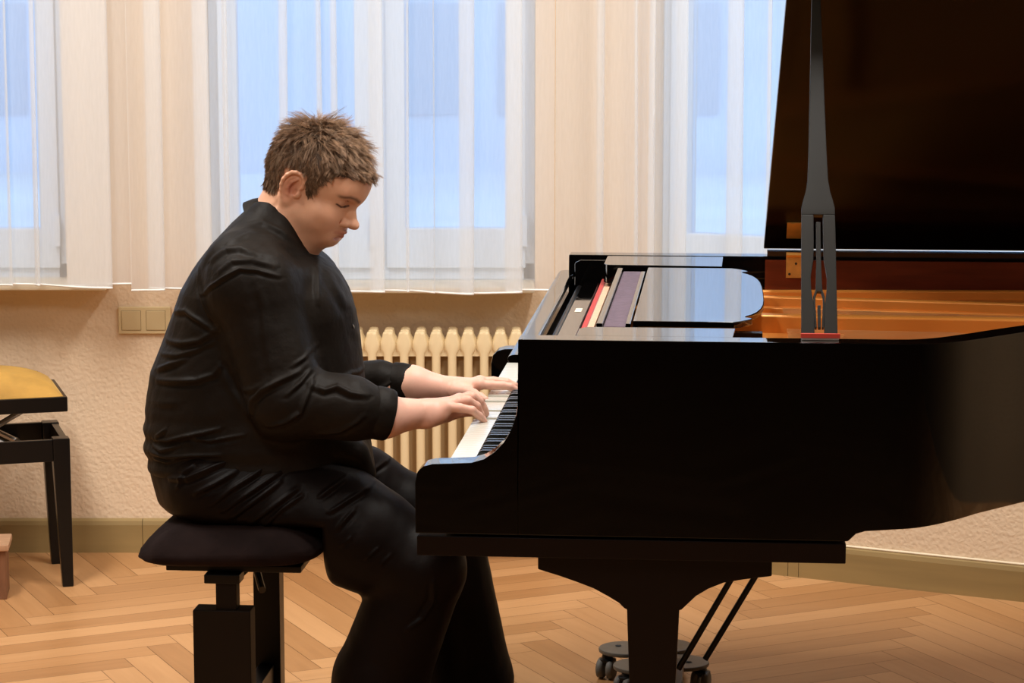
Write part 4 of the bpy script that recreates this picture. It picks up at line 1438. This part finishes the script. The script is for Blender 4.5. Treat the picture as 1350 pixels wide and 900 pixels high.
# neck and nape
body += [cone(at(399, 258, VM), at(366, 318, VM), .064, .074, .03), cone(at(387, 262, VM), at(366, 310, VM), .058, .066, .03), cone(from_head((26, 0, -50))[0], at(384, 322, VM), .050, .054, .03)]
body += [slices(tz, tb, tf, tw, VM, k=.03, inset=.022)]
body += [slices(pz, pb, pf, pw_, VM, k=.03, inset=.024)]
body += chain([RS, RE], [.062, .05], .03) + chain([RE, RC], [.050, .0415], .02) + chain([RC, RW_], [.0415, .0275], .015)
body += chain([LS, LE], [.062, .05], .03) + chain([LE, LC], [.050, .0405], .02) + chain([LC, LW_], [.0405, .0265], .015)


# ---- hands
def hand(W_, mcps, fingers, thumb, k=.007, palm_r=.0125):
    out = []
    for m in mcps:
        out += [cone(W_, m, .0215, palm_r * .86, .012)]
    for a_, b_ in zip(mcps[:-1], mcps[1:]): out += [cone(a_, b_, palm_r * .84, palm_r * .84, .010)]
    for pts, rs in fingers: out += chain(pts, rs, .003)
    out += [cone(thumb[0][0], thumb[0][1], thumb[1][0], thumb[1][1], .012)] + chain(thumb[0][1:], thumb[1][1:], .004)
    return out


A = at
# right hand (near), little finger towards the camera, fingers curled on the keys
rm = [A(590, 536.5, .525), A(600, 530, .553), A(606, 527, .580), A(604, 527, .604)]
rf = [
    ([rm[0], A(606, 537.5, .522), A(622.5, 540.5, .528), A(632, 548, .542), A(638.5, 554.5, .552)], [.0105, .0092, .0082, .0075, .0062]),
    ([rm[1], A(617, 528, .552), A(628.5, 535, .562), A(633, 545, .572), A(637, 551, .578)], [.0108, .0095, .0086, .0078, .0064]),
    ([rm[2], A(622, 523, .585), A(632, 529, .598), A(637, 538, .606), A(641, 545, .612)], [.0108, .0098, .0088, .0080, .0066]),
    ([rm[3], A(618, 522, .618), A(630, 527, .634), A(636, 534, .644), A(640, 540, .650)], [.0108, .0098, .0088, .0078, .0065]),
]
rt_ = ([A(570, 550, .565), A(588, 547, .600), A(607, 543, .622), A(622, 542, .636), A(632, 544, .645)], [.0200, .0150, .0115, .0102, .0080])
body += hand(RW_, rm, rf, rt_)
body += [cone(A(566, 552, .515), A(583, 546, .522), .0175, .0135, .012)]
body += [ell(A(557, 556, .515), (.016, .013, .010), .012)]
# left hand (far), thumb towards the camera, index finger stretched to the back of the keys
lm = [A(632, 506.5, .895), A(634, 503.5, .920), A(633, 503, .944), A(628, 504.5, .965)]
lf = [
    ([lm[0], A(648, 507.5, .900), A(663, 508.0, .905), A(673, 509.5, .906), A(680, 513, .907)], [.0108, .0098, .0092, .0085, .0068]),
    ([lm[1], A(652, 502.5, .925), A(668, 504, .930), A(678, 508, .934), A(683, 512, .936)], [.0108, .0098, .0090, .0080, .0066]),
    ([lm[2], A(650, 502, .955), A(664, 503, .962), A(674, 507, .968), A(679, 511, .970)], [.0106, .0095, .0088, .0078, .0065]),
    ([lm[3], A(642, 503, .980), A(653, 504, .992), A(661, 508, 1.0), A(666, 512, 1.004)], [.0100, .0088, .0080, .0072, .0060]),
]
lt_ = ([A(604, 515, .895), A(616, 516.5, .874), A(624, 519.0, .860), A(633, 523.5, .846), A(639.5, 526.5, .838)], [.0190, .0140, .0110, .0100, .0078])
body += hand(LW_, lm, lf, lt_)
# legs inside the trousers
RH_, RK = at(300, 645, .545), at(556, 750, .50)
KB = at(500, 900, .50)
dirk = (KB - RK) / np.linalg.norm(KB - RK)
RA_ = RK + dirk * ((.09 - RK[2]) / dirk[2])
LH_, LK = at(330, 640, .78), at(585, 705, .82)
KB2 = at(617, 900, .82)
dirl = (KB2 - LK) / np.linalg.norm(KB2 - LK)
LA_ = LK + dirl * ((.09 - LK[2]) / dirl[2])
body += chain([RH_, A(440, 690, .525), RK, KB, RA_], [.08, .07, .055, .05, .04], .03) + chain([LH_, LK, KB2, LA_], [.075, .05, .05, .04], .03)
body += [Prim(lambda p: np.minimum(.562 - p[:, 2], -.43 - p[:, 0]), (0, 0, 0), 9, .01, 'cut')]
pts, fc = sdf_mesh(body, .0015, (-.95, .3, .02), (.05, 1.1, 1.42))
fc = outward(pts, fc)

# skin colours and painted shade in the recesses: lips, brows, lashes, blush, stubble shade of the scalp
q = to_head(pts)
col = np.tile(np.array([.76, .425, .275]), (len(pts), 1))
hand_m = np.clip((pts[:, 0] + .36) / .06, 0, 1) * (pts[:, 2] < .95)
col = col * (1 - hand_m[:, None]) + np.array([.74, .42, .32]) * hand_m[:, None]


def paint(mask, c):
    global col
    mask = np.clip(mask, 0, 1)[:, None]
    col = col * (1 - mask) + np.array(c) * mask


def seg_d(q, a, b):
    a = np.array(a, float); b = np.array(b, float); ab = b - a
    t = np.clip(((q - a) @ ab) / (ab @ ab), 0, 1)
    return np.linalg.norm(q - a - t[:, None] * ab, axis=1)


def seg_rt(q, pts2):
    best = np.full(len(q), 99.)
    for (a, b) in zip(pts2[:-1], pts2[1:]):
        a = np.array(a, float); b = np.array(b, float); ab = b - a; x = q[:, 1:]
        t = np.clip(((x - a) @ ab) / (ab @ ab), 0, 1)
        best = np.minimum(best, np.linalg.norm(x - a - t[:, None] * ab, axis=1))
    return np.where(q[:, 0] > 55, best, 99.)


inh = (np.linalg.norm(q, axis=1) < 170) & (pts[:, 2] > .95)
g_ = lambda c, r: np.exp(-(((q - np.array(c)) / np.array(r)) ** 2).sum(1))
for s_ in (1, -1):
    paint(.30 * g_((66, s_ * 44, -14), (26, 22, 20)), (.74, .34, .24))
    paint(.45 * g_((-8, s_ * 80, 5), (24, 14, 30)), (.74, .30, .20))
    d = seg_rt(q, [(s_ * 9, 40), (s_ * 24, 46), (s_ * 38, 47.5), (s_ * 50, 42)])
    paint(inh * .85 * np.exp(-(d / 3.6) ** 2), (.12, .055, .03))
    d = seg_rt(q, [(s_ * 18, 25), (s_ * 26, 21.3), (s_ * 36, 20.5), (s_ * 47, 24)])
    paint(inh * .95 * np.exp(-(d / 1.9) ** 4), (.05, .022, .016))
    paint(inh * .30 * g_((86, s_ * 31, 29), (14, 18, 9)), (.42, .18, .12))
    d = np.minimum(seg_d(q, (105, 0, -35), (92, s_ * 24, -37)), seg_d(q, (104, 0, -46), (91, s_ * 20, -40)))
    paint(inh * .72 * np.exp(-(d / 5.6) ** 4), (.50, .155, .12))
    d = seg_d(q, (104, 0, -40), (90, s_ * 25, -37.8))
    paint(inh * .8 * np.exp(-(d / 2.0) ** 4), (.17, .05, .04))  # shade between the lips painted along the mouth line
    paint(inh * .5 * g_((105, s_ * 6.5, -19), (5, 4, 4)), (.2, .07, .05))  # shade inside the nostrils painted on
for s_ in (1, -1): paint(inh * .8 * g_((-4, s_ * 84, 10), (9, 9, 15)), (.40, .11, .07))  # shade of the ear hollow painted in together with its redness
paint(.30 * g_((112, 0, -8), (14, 16, 12)), (.74, .36, .26))
for c_ in ((86, 52, -2), (66, 58, -36), (40, 66, -10)):
    paint(inh * .7 * g_(c_, (6, 6, 1.6)) * 0, (.2, .08, .05))
body_o = to_object('body', pts, fc, SKIN, person, colors=col)

# ---- hair: a short tousled cut, as real strands over a close cap
def hair_mask(q):
    f, r, t = q[:, 0], np.abs(q[:, 1]), q[:, 2]
    # lower boundary of the hair as a function of f
    low = np.interp(f, [-100, -70, -45, -32, -25, -12, 8, 16, 24, 33, 42, 52, 62, 80, 100], [-34, -38, -32, -20, 10, 48, 48, 26, 10, 12, 46, 68, 76, 80, 80])
    low = np.where(r < 40, np.interp(f, [-100, -40, 0, 50, 70, 110], [-32, -36, 24, 74, 82, 82]), low)
    return t - low


nrm = vnormals(pts, fc)
hm = hair_mask(q)
scalp_v = np.where(inh & (hm > 0) & ~((np.abs(q[:, 1]) > 76) & (q[:, 0] < 18) & (q[:, 0] > -36) & (q[:, 2] < 46)))[0]
vmask = np.zeros(len(pts), bool); vmask[scalp_v] = True
fsel = fc[vmask[fc].all(1)]
used = np.unique(fsel); remap = -np.ones(len(pts), int); remap[used] = np.arange(len(used))
edge = np.clip(hm[used] / 12, 0, 1)
capq = q[used]
thick = (.0012 + .0035 * edge * np.clip((capq[:, 2] + 10) / 80, .25, 1)) + .0010 * fnoise(capq, 3, .30) * edge
capp = pts[used] + nrm[used] * np.maximum(thick, .0008)[:, None]
hc_ = np.array([.10, .058, .032]) * (1 + .35 * fnoise(capq, 5, .5))[:, None]
cap_o = to_object('hair', capp, remap[fsel], HAIR, person, colors=np.clip(hc_, .02, .4))

NST = 22000
fi = rng.integers(0, len(fsel), NST)
w3 = rng.dirichlet((1, 1, 1, 1), NST)
root = (pts[fsel[fi]] * w3[:, :, None]).sum(1); rn = (nrm[fsel[fi]] * w3[:, :, None]).sum(1)
rq = to_head(root); hq = hair_mask(rq)
top = np.clip((rq[:, 2] - 50) / 60, 0, 1); front = np.clip((rq[:, 0] - 20) / 60, 0, 1)
length = (.0145 + .0165 * top) * (1 - .22 * front) * rng.uniform(.7, 1.2, NST) * np.clip(.35 + hq / 18, .35, 1)
crown = np.exp(-((rq - np.array([-45, 0, 118])) ** 2).sum(1) / 45 ** 2)
flowH = np.zeros((NST, 3))
rad_dir = rq - np.array([-50, 0, 120]); rad_dir /= np.linalg.norm(rad_dir, axis=1)[:, None] + 1e-9
flowH = rad_dir + np.array([.35, 0, 0]) * top[:, None] + np.array([0, 0, -.5]) * (1 - top)[:, None] + np.array([.12, 0, -.22]) * front[:, None] * (1 - .3 * top)[:, None]
clump = np.stack([fnoise(rq, 11, .16), fnoise(rq, 12, .16), fnoise(rq, 13, .16)], 1)
clump2 = np.stack([fnoise(rq, 21, .45), fnoise(rq, 22, .45), fnoise(rq, 23, .45)], 1)
flow = (flowH + clump * 1.5 + clump2 * .9) @ HROT.T
flow -= rn * (flow * rn).sum(1)[:, None]
flow /= np.linalg.norm(flow, axis=1)[:, None] + 1e-9
lift = .34 + .52 * top + .45 * crown + .12 * rng.normal(size=NST) * 1.0
SEG = 5
V = []; 
width = rng.uniform(.00034, .00060, NST) * 1.15
side = np.cross(flow, rn); side /= np.linalg.norm(side, axis=1)[:, None] + 1e-9
jit = rng.normal(size=(NST, 3)) * .22
NC = 2600
cidx = rng.choice(NST, NC, replace=False)
near_c = np.zeros(NST, int)
for s0_ in range(0, NST, 2500):
    dd = ((rq[s0_:s0_ + 2500, None, :] - rq[None, cidx, :]) ** 2).sum(2); near_c[s0_:s0_ + 2500] = cidx[dd.argmin(1)]
cflow = rng.normal(size=(NST, 3)) * .30
cl = cflow[near_c]; jit = jit + cl * (.5 + .8 * top)[:, None]
length = length * (.8 + .4 * rng.uniform(0, 1, NST)[near_c])
full = flow + rn * (lift[:, None] * .55) + jit * .6
tipc = root[near_c] + full[near_c] * length[near_c][:, None]
rings = []
for s_ in range(SEG):
    t = s_ / (SEG - 1)
    d_ = flow * t * (1.0) + rn * (lift[:, None] * (t - .45 * t * t)) + jit * t * t * .6
    c_ = root + d_ * length[:, None] + rn * .001
    c_ = c_ + (tipc - (root + full * length[:, None])) * (.55 * t ** 1.4)
    wv = width * (1 - .75 * t)
    ring = []
    for k in range(3):
        a_ = 2 * math.pi * k / 3
        ring.append(c_ + (side * math.cos(a_) + rn * math.sin(a_)) * wv[:, None])
    rings.append(np.stack(ring, 1))
HV_ = np.stack(rings, 1).reshape(-1, 3)       # strand, seg, 3
base_i = (np.arange(NST) * SEG * 3)[:, None]
fl = []
for s_ in range(SEG - 1):
    for k in range(3):
        k2 = (k + 1) % 3
        fl.append(np.array([s_ * 3 + k, s_ * 3 + k2, s_ * 3 + 3 + k2, s_ * 3 + 3 + k]))
HFc = (base_i[:, :, None] + np.stack(fl)[None]).reshape(-1, 4)
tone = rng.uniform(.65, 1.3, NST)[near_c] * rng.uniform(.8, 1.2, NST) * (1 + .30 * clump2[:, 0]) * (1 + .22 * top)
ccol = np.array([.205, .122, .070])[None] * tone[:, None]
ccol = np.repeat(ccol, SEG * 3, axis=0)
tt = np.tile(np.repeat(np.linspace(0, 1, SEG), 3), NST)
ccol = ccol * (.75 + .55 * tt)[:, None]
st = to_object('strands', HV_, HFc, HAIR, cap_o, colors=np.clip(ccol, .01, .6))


# ---- clothing
def stroke_disp(pts, nrm, strokes, plane_v, side_cut=True):
    """raised folds along polylines given on the near side of the figure"""
    out = np.zeros(len(pts))
    for poly, amp, w in strokes:
        P = np.array([at(x, y, plane_v)[[0, 2]] for x, y in poly])
        best = np.full(len(pts), 9.); tpos = np.zeros(len(pts)); sg = np.zeros(len(pts))
        total = np.concatenate([[0], np.cumsum(np.linalg.norm(np.diff(P, axis=0), axis=1))])
        xz = pts[:, [0, 2]]
        for i in range(len(P) - 1):
            a_, b_ = P[i], P[i + 1]; ab = b_ - a_; L2 = ab @ ab
            t = np.clip(((xz - a_) @ ab) / L2, 0, 1)
            dv = xz - a_ - t[:, None] * ab; d = np.linalg.norm(dv, axis=1)
            s_ = np.sign(ab[0] * dv[:, 1] - ab[1] * dv[:, 0])
            m = d < best
            best[m] = d[m]; sg[m] = s_[m]; tpos[m] = (total[i] + t[m] * math.sqrt(L2)) / total[-1]
        sd = best * sg
        fade = np.sin(np.pi * np.clip(tpos * .92 + .04, 0, 1)) ** .6
        w = w * .78
        out += amp * 1.35 * fade * (np.exp(-(sd / w) ** 2) - .55 * np.exp(-((sd + 1.7 * w) / (1.1 * w)) ** 2))
    near = np.clip(.35 - nrm[:, 1] * 1.3, 0, 1)
    return out * near


shirt = [slices(tz, tb, tf, tw, VM, k=.02)]
shirt += [cone(RS, RE, .083, .076, .035), cone(RE, at(462, 538, .455), .076, .062, .02), cone(at(462, 538, .455), at(499, 546, .472), .062, .050, .02)]
shirt += [cone(at(318, 352, .52), RS, .075, .083, .03)]
shirt += [cone(LS, LE, .080, .070, .035), cone(LE, at(500, 503, .93), .062, .046, .02), cone(at(500, 503, .93), at(536, 506, .927), .044, .038, .015)]
shirt += [ell(at(425, 410, .62), (.05, .12, .09), .03)]
shirt += [cone(at(450, 588, .54), at(482, 624, .56), .030, .016, .02), cone(at(482, 624, .56), at(478, 612, .76), .016, .022, .02), cone(at(466, 600, .55), at(462, 596, .80), .030, .03, .03)]
# neck opening
shirt += [cone(at(352, 322, VM) * 1.0, at(430, 205, VM), .060, .10, .006, 's')]
pts, fc = sdf_mesh(shirt, .0025, (-.98, .3, .5), (-.05, 1.1, 1.3)); fc = outward(pts, fc)
nr = vnormals(pts, fc)
SH = [
    # shoulder seam and yoke
    ([(273, 385), (288, 372), (310, 358), (330, 347), (352, 349), (378, 358)], .0040, .0045),
    ([(285, 340), (305, 325), (325, 322), (350, 330)], .0035, .006), ([(300, 352), (318, 338), (345, 336), (372, 345)], .0030, .006),
    ([(305, 318), (330, 308), (355, 314), (378, 330)], .0030, .006), ([(318, 300), (340, 296), (365, 308), (385, 325)], .0025, .006),
    # back folds beside the armpit
    ([(262, 350), (266, 375), (275, 395), (285, 415)], .0045, .006), ([(222, 415), (245, 410), (268, 420), (290, 432)], .0045, .007),
    ([(212, 452), (240, 452), (268, 446), (292, 430)], .0045, .007), ([(206, 470), (235, 468), (262, 458), (288, 446)], .0032, .006),
    ([(203, 490), (230, 478), (248, 470)], .0045, .006), ([(204, 503), (235, 500), (265, 497), (288, 489), (296, 478)], .0052, .007),
    ([(203, 532), (240, 527)], .002, .010),
    # waist folds
    ([(200, 580), (225, 578), (250, 570), (275, 564), (298, 558)], .0060, .0050), ([(255, 571), (285, 574), (312, 569), (330, 566)], .0045, .0045),
    ([(199, 588), (215, 592), (240, 583)], .0045, .0045), ([(198, 598), (222, 600), (262, 594), (300, 592)], .0045, .005),
    ([(205, 576), (214, 570), (222, 563)], .004, .004), ([(200, 606), (222, 607), (242, 600)], .004, .004),
    # sleeve: crease below the shoulder, elbow folds
    ([(352, 360), (362, 395), (366, 430), (372, 470)], .0022, .010), ([(343, 532), (347, 515), (362, 500), (385, 488), (408, 478)], .0060, .0065),
    ([(370, 546), (392, 540), (412, 528), (420, 506), (424, 492)], .0055, .0060), ([(395, 505), (410, 492), (420, 478)], .0040, .005),
    ([(424, 496), (440, 503), (455, 500), (472, 508), (492, 512)], .0050, .0060), ([(400, 470), (412, 462), (418, 452)], .0035, .005),
    ([(430, 560), (460, 556), (480, 545), (490, 536)], .0035, .006), ([(330, 505), (350, 500), (366, 490)], .0022, .006),
    ([(300, 470), (318, 505), (335, 530)], -.003, .008),
    # front placket and chest
    ([(418, 352), (436, 385), (450, 415), (462, 445), (468, 470)], .0038, .0055), ([(405, 345), (414, 365), (420, 400)], .0030, .006),
    ([(452, 420), (455, 445), (462, 468)], .0035, .005), ([(425, 358), (445, 388), (462, 420), (472, 450)], .0030, .004),
]
d = stroke_disp(pts, nr, SH, .50)
d += .0016 * fnoise(pts, 31, 60) + .0010 * fnoise(pts, 32, 130)
# wide soft sags round the waist and back
bk = np.clip(.5 - nr[:, 0], 0, 1)
d += .0030 * bk * np.sin(pts[:, 2] * 150 + pts[:, 1] * 9 + 1.5 * np.sin(pts[:, 1] * 14)) * np.clip((.78 - pts[:, 2]) / .1, 0, 1)
pts = pts + nr * d[:, None]
shirt_o = to_object('shirt', pts, fc, SHIRT, person)

# trousers
tr = [slices(pz, pb, pf, pw_, VM, k=.03)]
a1, a2, a3, a4 = at(300, 642, .545), at(440, 686, .525), at(482, 709, .515), at(556, 750, .50)
tr += [cone(a1, a2, .130, .116, .02), cone(a2, a3, .116, .108, .02), cone(a3, a4, .108, .088, .02), cone(a4, KB, .088, .097, .02), cone(KB, RA_, .097, .085, .02)]
l2, l3 = at(470, 648, .80), at(540, 682, .815)
tr += [cone(LH_, l2, .125, .100, .02), cone(l2, l3, .100, .088, .02), cone(l3, LK, .088, .082, .02), cone(LK, KB2, .085, .098, .02), cone(KB2, LA_, .098, .085, .02)]
SEATZ = .553
tr += [Prim(lambda p: np.minimum(SEATZ - p[:, 2], -.43 - p[:, 0]), (0, 0, 0), 9, .02, 'cut')]
tr += [Prim(lambda p: .07 - p[:, 2], (0, 0, 0), 9, .002, 'cut')]
# keep clear of the keybed
tr += [Prim(lambda p: np.minimum(p[:, 0] + .20, p[:, 2] - .588), (0, 0, 0), 9, .01, 'cut')]
pts, fc = sdf_mesh(tr, .003, (-.98, .3, 0), (.25, 1.1, .78)); fc = outward(pts, fc)
nr = vnormals(pts, fc)
TRS = [
    ([(222, 632), (250, 628), (285, 612), (318, 600)], .0050, .006),
    ([(262, 646), (290, 632), (315, 618)], .0055, .006), ([(285, 660), (310, 640), (340, 622), (362, 608)], .0055, .0055),
    ([(300, 668), (325, 650), (350, 634), (378, 616)], .0050, .005), ([(312, 676), (345, 652), (372, 632)], .0050, .006),
    ([(335, 684), (365, 662), (395, 640)], .0050, .006), ([(350, 690), (378, 664), (402, 648)], .004, .005),
    ([(425, 650), (440, 640), (455, 630)], .004, .005), ([(440, 668), (465, 654), (486, 644)], .0045, .005), ([(450, 690), (462, 676), (470, 668)], .0035, .005),
    ([(455, 712), (468, 700)], .003, .004), ([(488, 728), (505, 714)], .003, .004), ([(505, 738), (520, 724)], .003, .004),
    ([(575, 760), (574, 785), (560, 808), (540, 822)], .004, .006), ([(236, 640), (244, 622), (256, 612)], .004, .005),
]
d = stroke_disp(pts, nr, TRS, .46) + .0015 * fnoise(pts, 41, 50) + .0008 * fnoise(pts, 42, 130)
pts = pts + nr * d[:, None]
to_object('trousers', pts, fc, TROUS, person)

# rolled cuffs, collar, shirt tail, buttons
def band(c0, c1, r0, r1, th, name, m, parent, flare=0.0, wob=.0):
    c0 = np.array(c0); c1 = np.array(c1); ax = (c1 - c0) / np.linalg.norm(c1 - c0)
    b = np.array([0, 0, 1.]) - ax * ax[2]; b /= np.linalg.norm(b); c = np.cross(ax, b)
    N = 40; V = []; F = []
    prof = [(0, 0), (.12, th * .6), (.5, th), (.88, th * .7), (1, 0), (1, -th * .5), (.5, -th * .7), (0, -th * .5)]
    for k in range(N):
        t = 2 * math.pi * k / N
        for s_, off in prof:
            r = r0 + (r1 - r0) * s_ + off + wob * math.sin(3 * t + 1.2) + wob * .6 * math.sin(7 * t)
            p = c0 + (c1 - c0) * s_ + (b * math.cos(t) + c * math.sin(t)) * r
            V.append(tuple(p - PB))
    K = len(prof)
    for k in range(N):
        k2 = (k + 1) % N
        for j in range(K):
            j2 = (j + 1) % K
            F.append((k * K + j, k * K + j2, k2 * K + j2, k2 * K + j))
    mb = MB(); mb.add(V, F)
    return mb.build(name, m, parent, smooth=True, angle=60)


band(at(489, 542, .466), at(514, 548, .479), .0515, .0500, .0030, 'cuff', SHIRT, shirt_o, wob=.0012)
band(at(518, 505, .928), at(544, 507, .926), .0445, .0405, .004, 'cuff', SHIRT, shirt_o, wob=.001)


def collar(name, c_px, axis_px, a_r, b_r, h, flare, th, t0, t1, dip=0.0):
    C = at(*c_px, VM)
    e1 = at(c_px[0] + axis_px[0], c_px[1] + axis_px[1], VM) - C; e1 /= np.linalg.norm(e1)
    e2 = np.array([0, 1., 0])
    down = np.cross(e1, e2); down /= np.linalg.norm(down)
    if down[2] > 0: down = -down
    N = 60; V = []; F = []
    prof = [(0, 0), (.0, th), (.5, th * 1.1 + flare * .6), (1, th + flare), (1, flare), (.5, flare * .5)]
    for k in range(N + 1):
        t = t0 + (t1 - t0) * k / N
        hh = h * (1 + dip * math.cos(t))
        for s_, off in prof:
            p = C + e1 * math.cos(t) * (a_r + off) + e2 * math.sin(t) * (b_r + off) + down * s_ * hh
            V.append(tuple(p - PB))
    K = len(prof)
    for k in range(N):
        for j in range(K):
            j2 = (j + 1) % K
            F.append((k * K + j, k * K + j2, (k + 1) * K + j2, (k + 1) * K + j))
    F.append(tuple(range(K))); F.append(tuple(N * K + j for j in reversed(range(K))))
    mb = MB(); mb.add(V, F)
    return mb.build(name, SHIRT, shirt_o, smooth=True, angle=60)


collar('collar_stand', (384, 299), (72, 82), .079, .068, .045, .006, .003, 0.22, 2 * math.pi - .22)
collar('collar', (383, 301), (72, 82), .083, .072, .050, .018, .0035, 0.30, 2 * math.pi - .30, dip=.25)
for (x, y) in ((424, 356), (446, 394), (462, 430)):
    p = at(x, y, .62) - PB
    mb = MB(); mb.lathe([(.005, -.002), (.0055, 0), (.004, .0012)], (0, 0, 0), 14, 'x')
    bo = mb.build('button', BUTTON, shirt_o, smooth=True); bo.location = (p[0] + .006, p[1], p[2]); bo.rotation_euler = (0, -.3, 0)
# shoes
def shoe(A_, yaw, drop=0):
    dx, dy = math.cos(yaw), math.sin(yaw)
    P = []
    def W3(f, s_, z): return np.array([A_[0] + f * dx - s_ * dy, A_[1] + f * dy + s_ * dx, z])
    pr = [cone(W3(-.03, 0, .055), W3(.03, 0, .06), .040, .042, .02), cone(W3(.02, 0, .05), W3(.12, 0, .036), .040, .036, .03), cone(W3(.10, .006, .034), W3(.175, 0, .030), .036, .026, .03)]
    pr += [Prim(lambda p: .004 - p[:, 2], (0, 0, 0), 9, .004, 'cut')]
    lo = A_ + np.array([-.3, -.3, 0]); hi = A_ + np.array([.3, .3, 0])
    p_, f_ = sdf_mesh(pr, .004, (lo[0], lo[1], -.03), (hi[0], hi[1], .13)); f_ = outward(p_, f_)
    to_object('shoe', p_, f_, SHOE, person)


shoe(RA_, math.radians(-6)); shoe(LA_, math.radians(-3))
# ------------------------------------------------------------------ light, world, camera
w = bpy.data.worlds.new('World'); SC.world = w; w.use_nodes = True
nt = w.node_tree; nt.nodes.clear()
out = nt.nodes.new('ShaderNodeOutputWorld'); bg = nt.nodes.new('ShaderNodeBackground')
bg.inputs['Color'].default_value = (.43, .67, 1.0, 1); bg.inputs['Strength'].default_value = 1.75
nt.links.new(bg.outputs[0], out.inputs[0])


def lamp(name, loc, size, power, col, rot=(0, 0, 0), spread=180):
    l = bpy.data.lights.new(name, 'AREA'); l.shape = 'RECTANGLE'; l.size, l.size_y = size
    l.energy = power; l.color = col; l.spread = math.radians(spread)
    o = bpy.data.objects.new(name, l); o.location = loc; o.rotation_euler = rot; COL.objects.link(o)
    return o


WARM = (1.0, .96, .90)
lamp('ceiling_and_fill_light', (-1.7, 5.0, ZC - .03), (.3, 1.6), 88, WARM)
lamp('ceiling_and_fill_light', (.6, 4.8, ZC - .03), (.3, 1.6), 88, WARM)
lamp('ceiling_and_fill_light', (2.7, 4.2, ZC - .03), (.3, 1.4), 56, WARM)
lamp('ceiling_and_fill_light', (-.9, 1.7, ZC - .03), (.3, 1.6), 60, WARM)  # added fill light, out of view near the camera, brightens the face

cam = bpy.data.cameras.new('camera'); cam.sensor_width = 36; cam.lens = 36 * FOC / 1350; cam.clip_end = 200
co = bpy.data.objects.new('camera', cam); co.location = (0, 0, CAMH); co.rotation_euler = (math.pi / 2 - PITCH, 0, 0)
COL.objects.link(co); SC.camera = co
vs = SC.view_settings
SC.display_settings.display_device = 'sRGB'
vs.view_transform = 'Standard'; vs.look = 'None'; vs.gamma = 1; vs.exposure = 0.0; vs.use_curve_mapping = False
SC.cycles.max_bounces = 10; SC.cycles.transparent_max_bounces = 24
SC.cycles.sample_clamp_indirect = 6
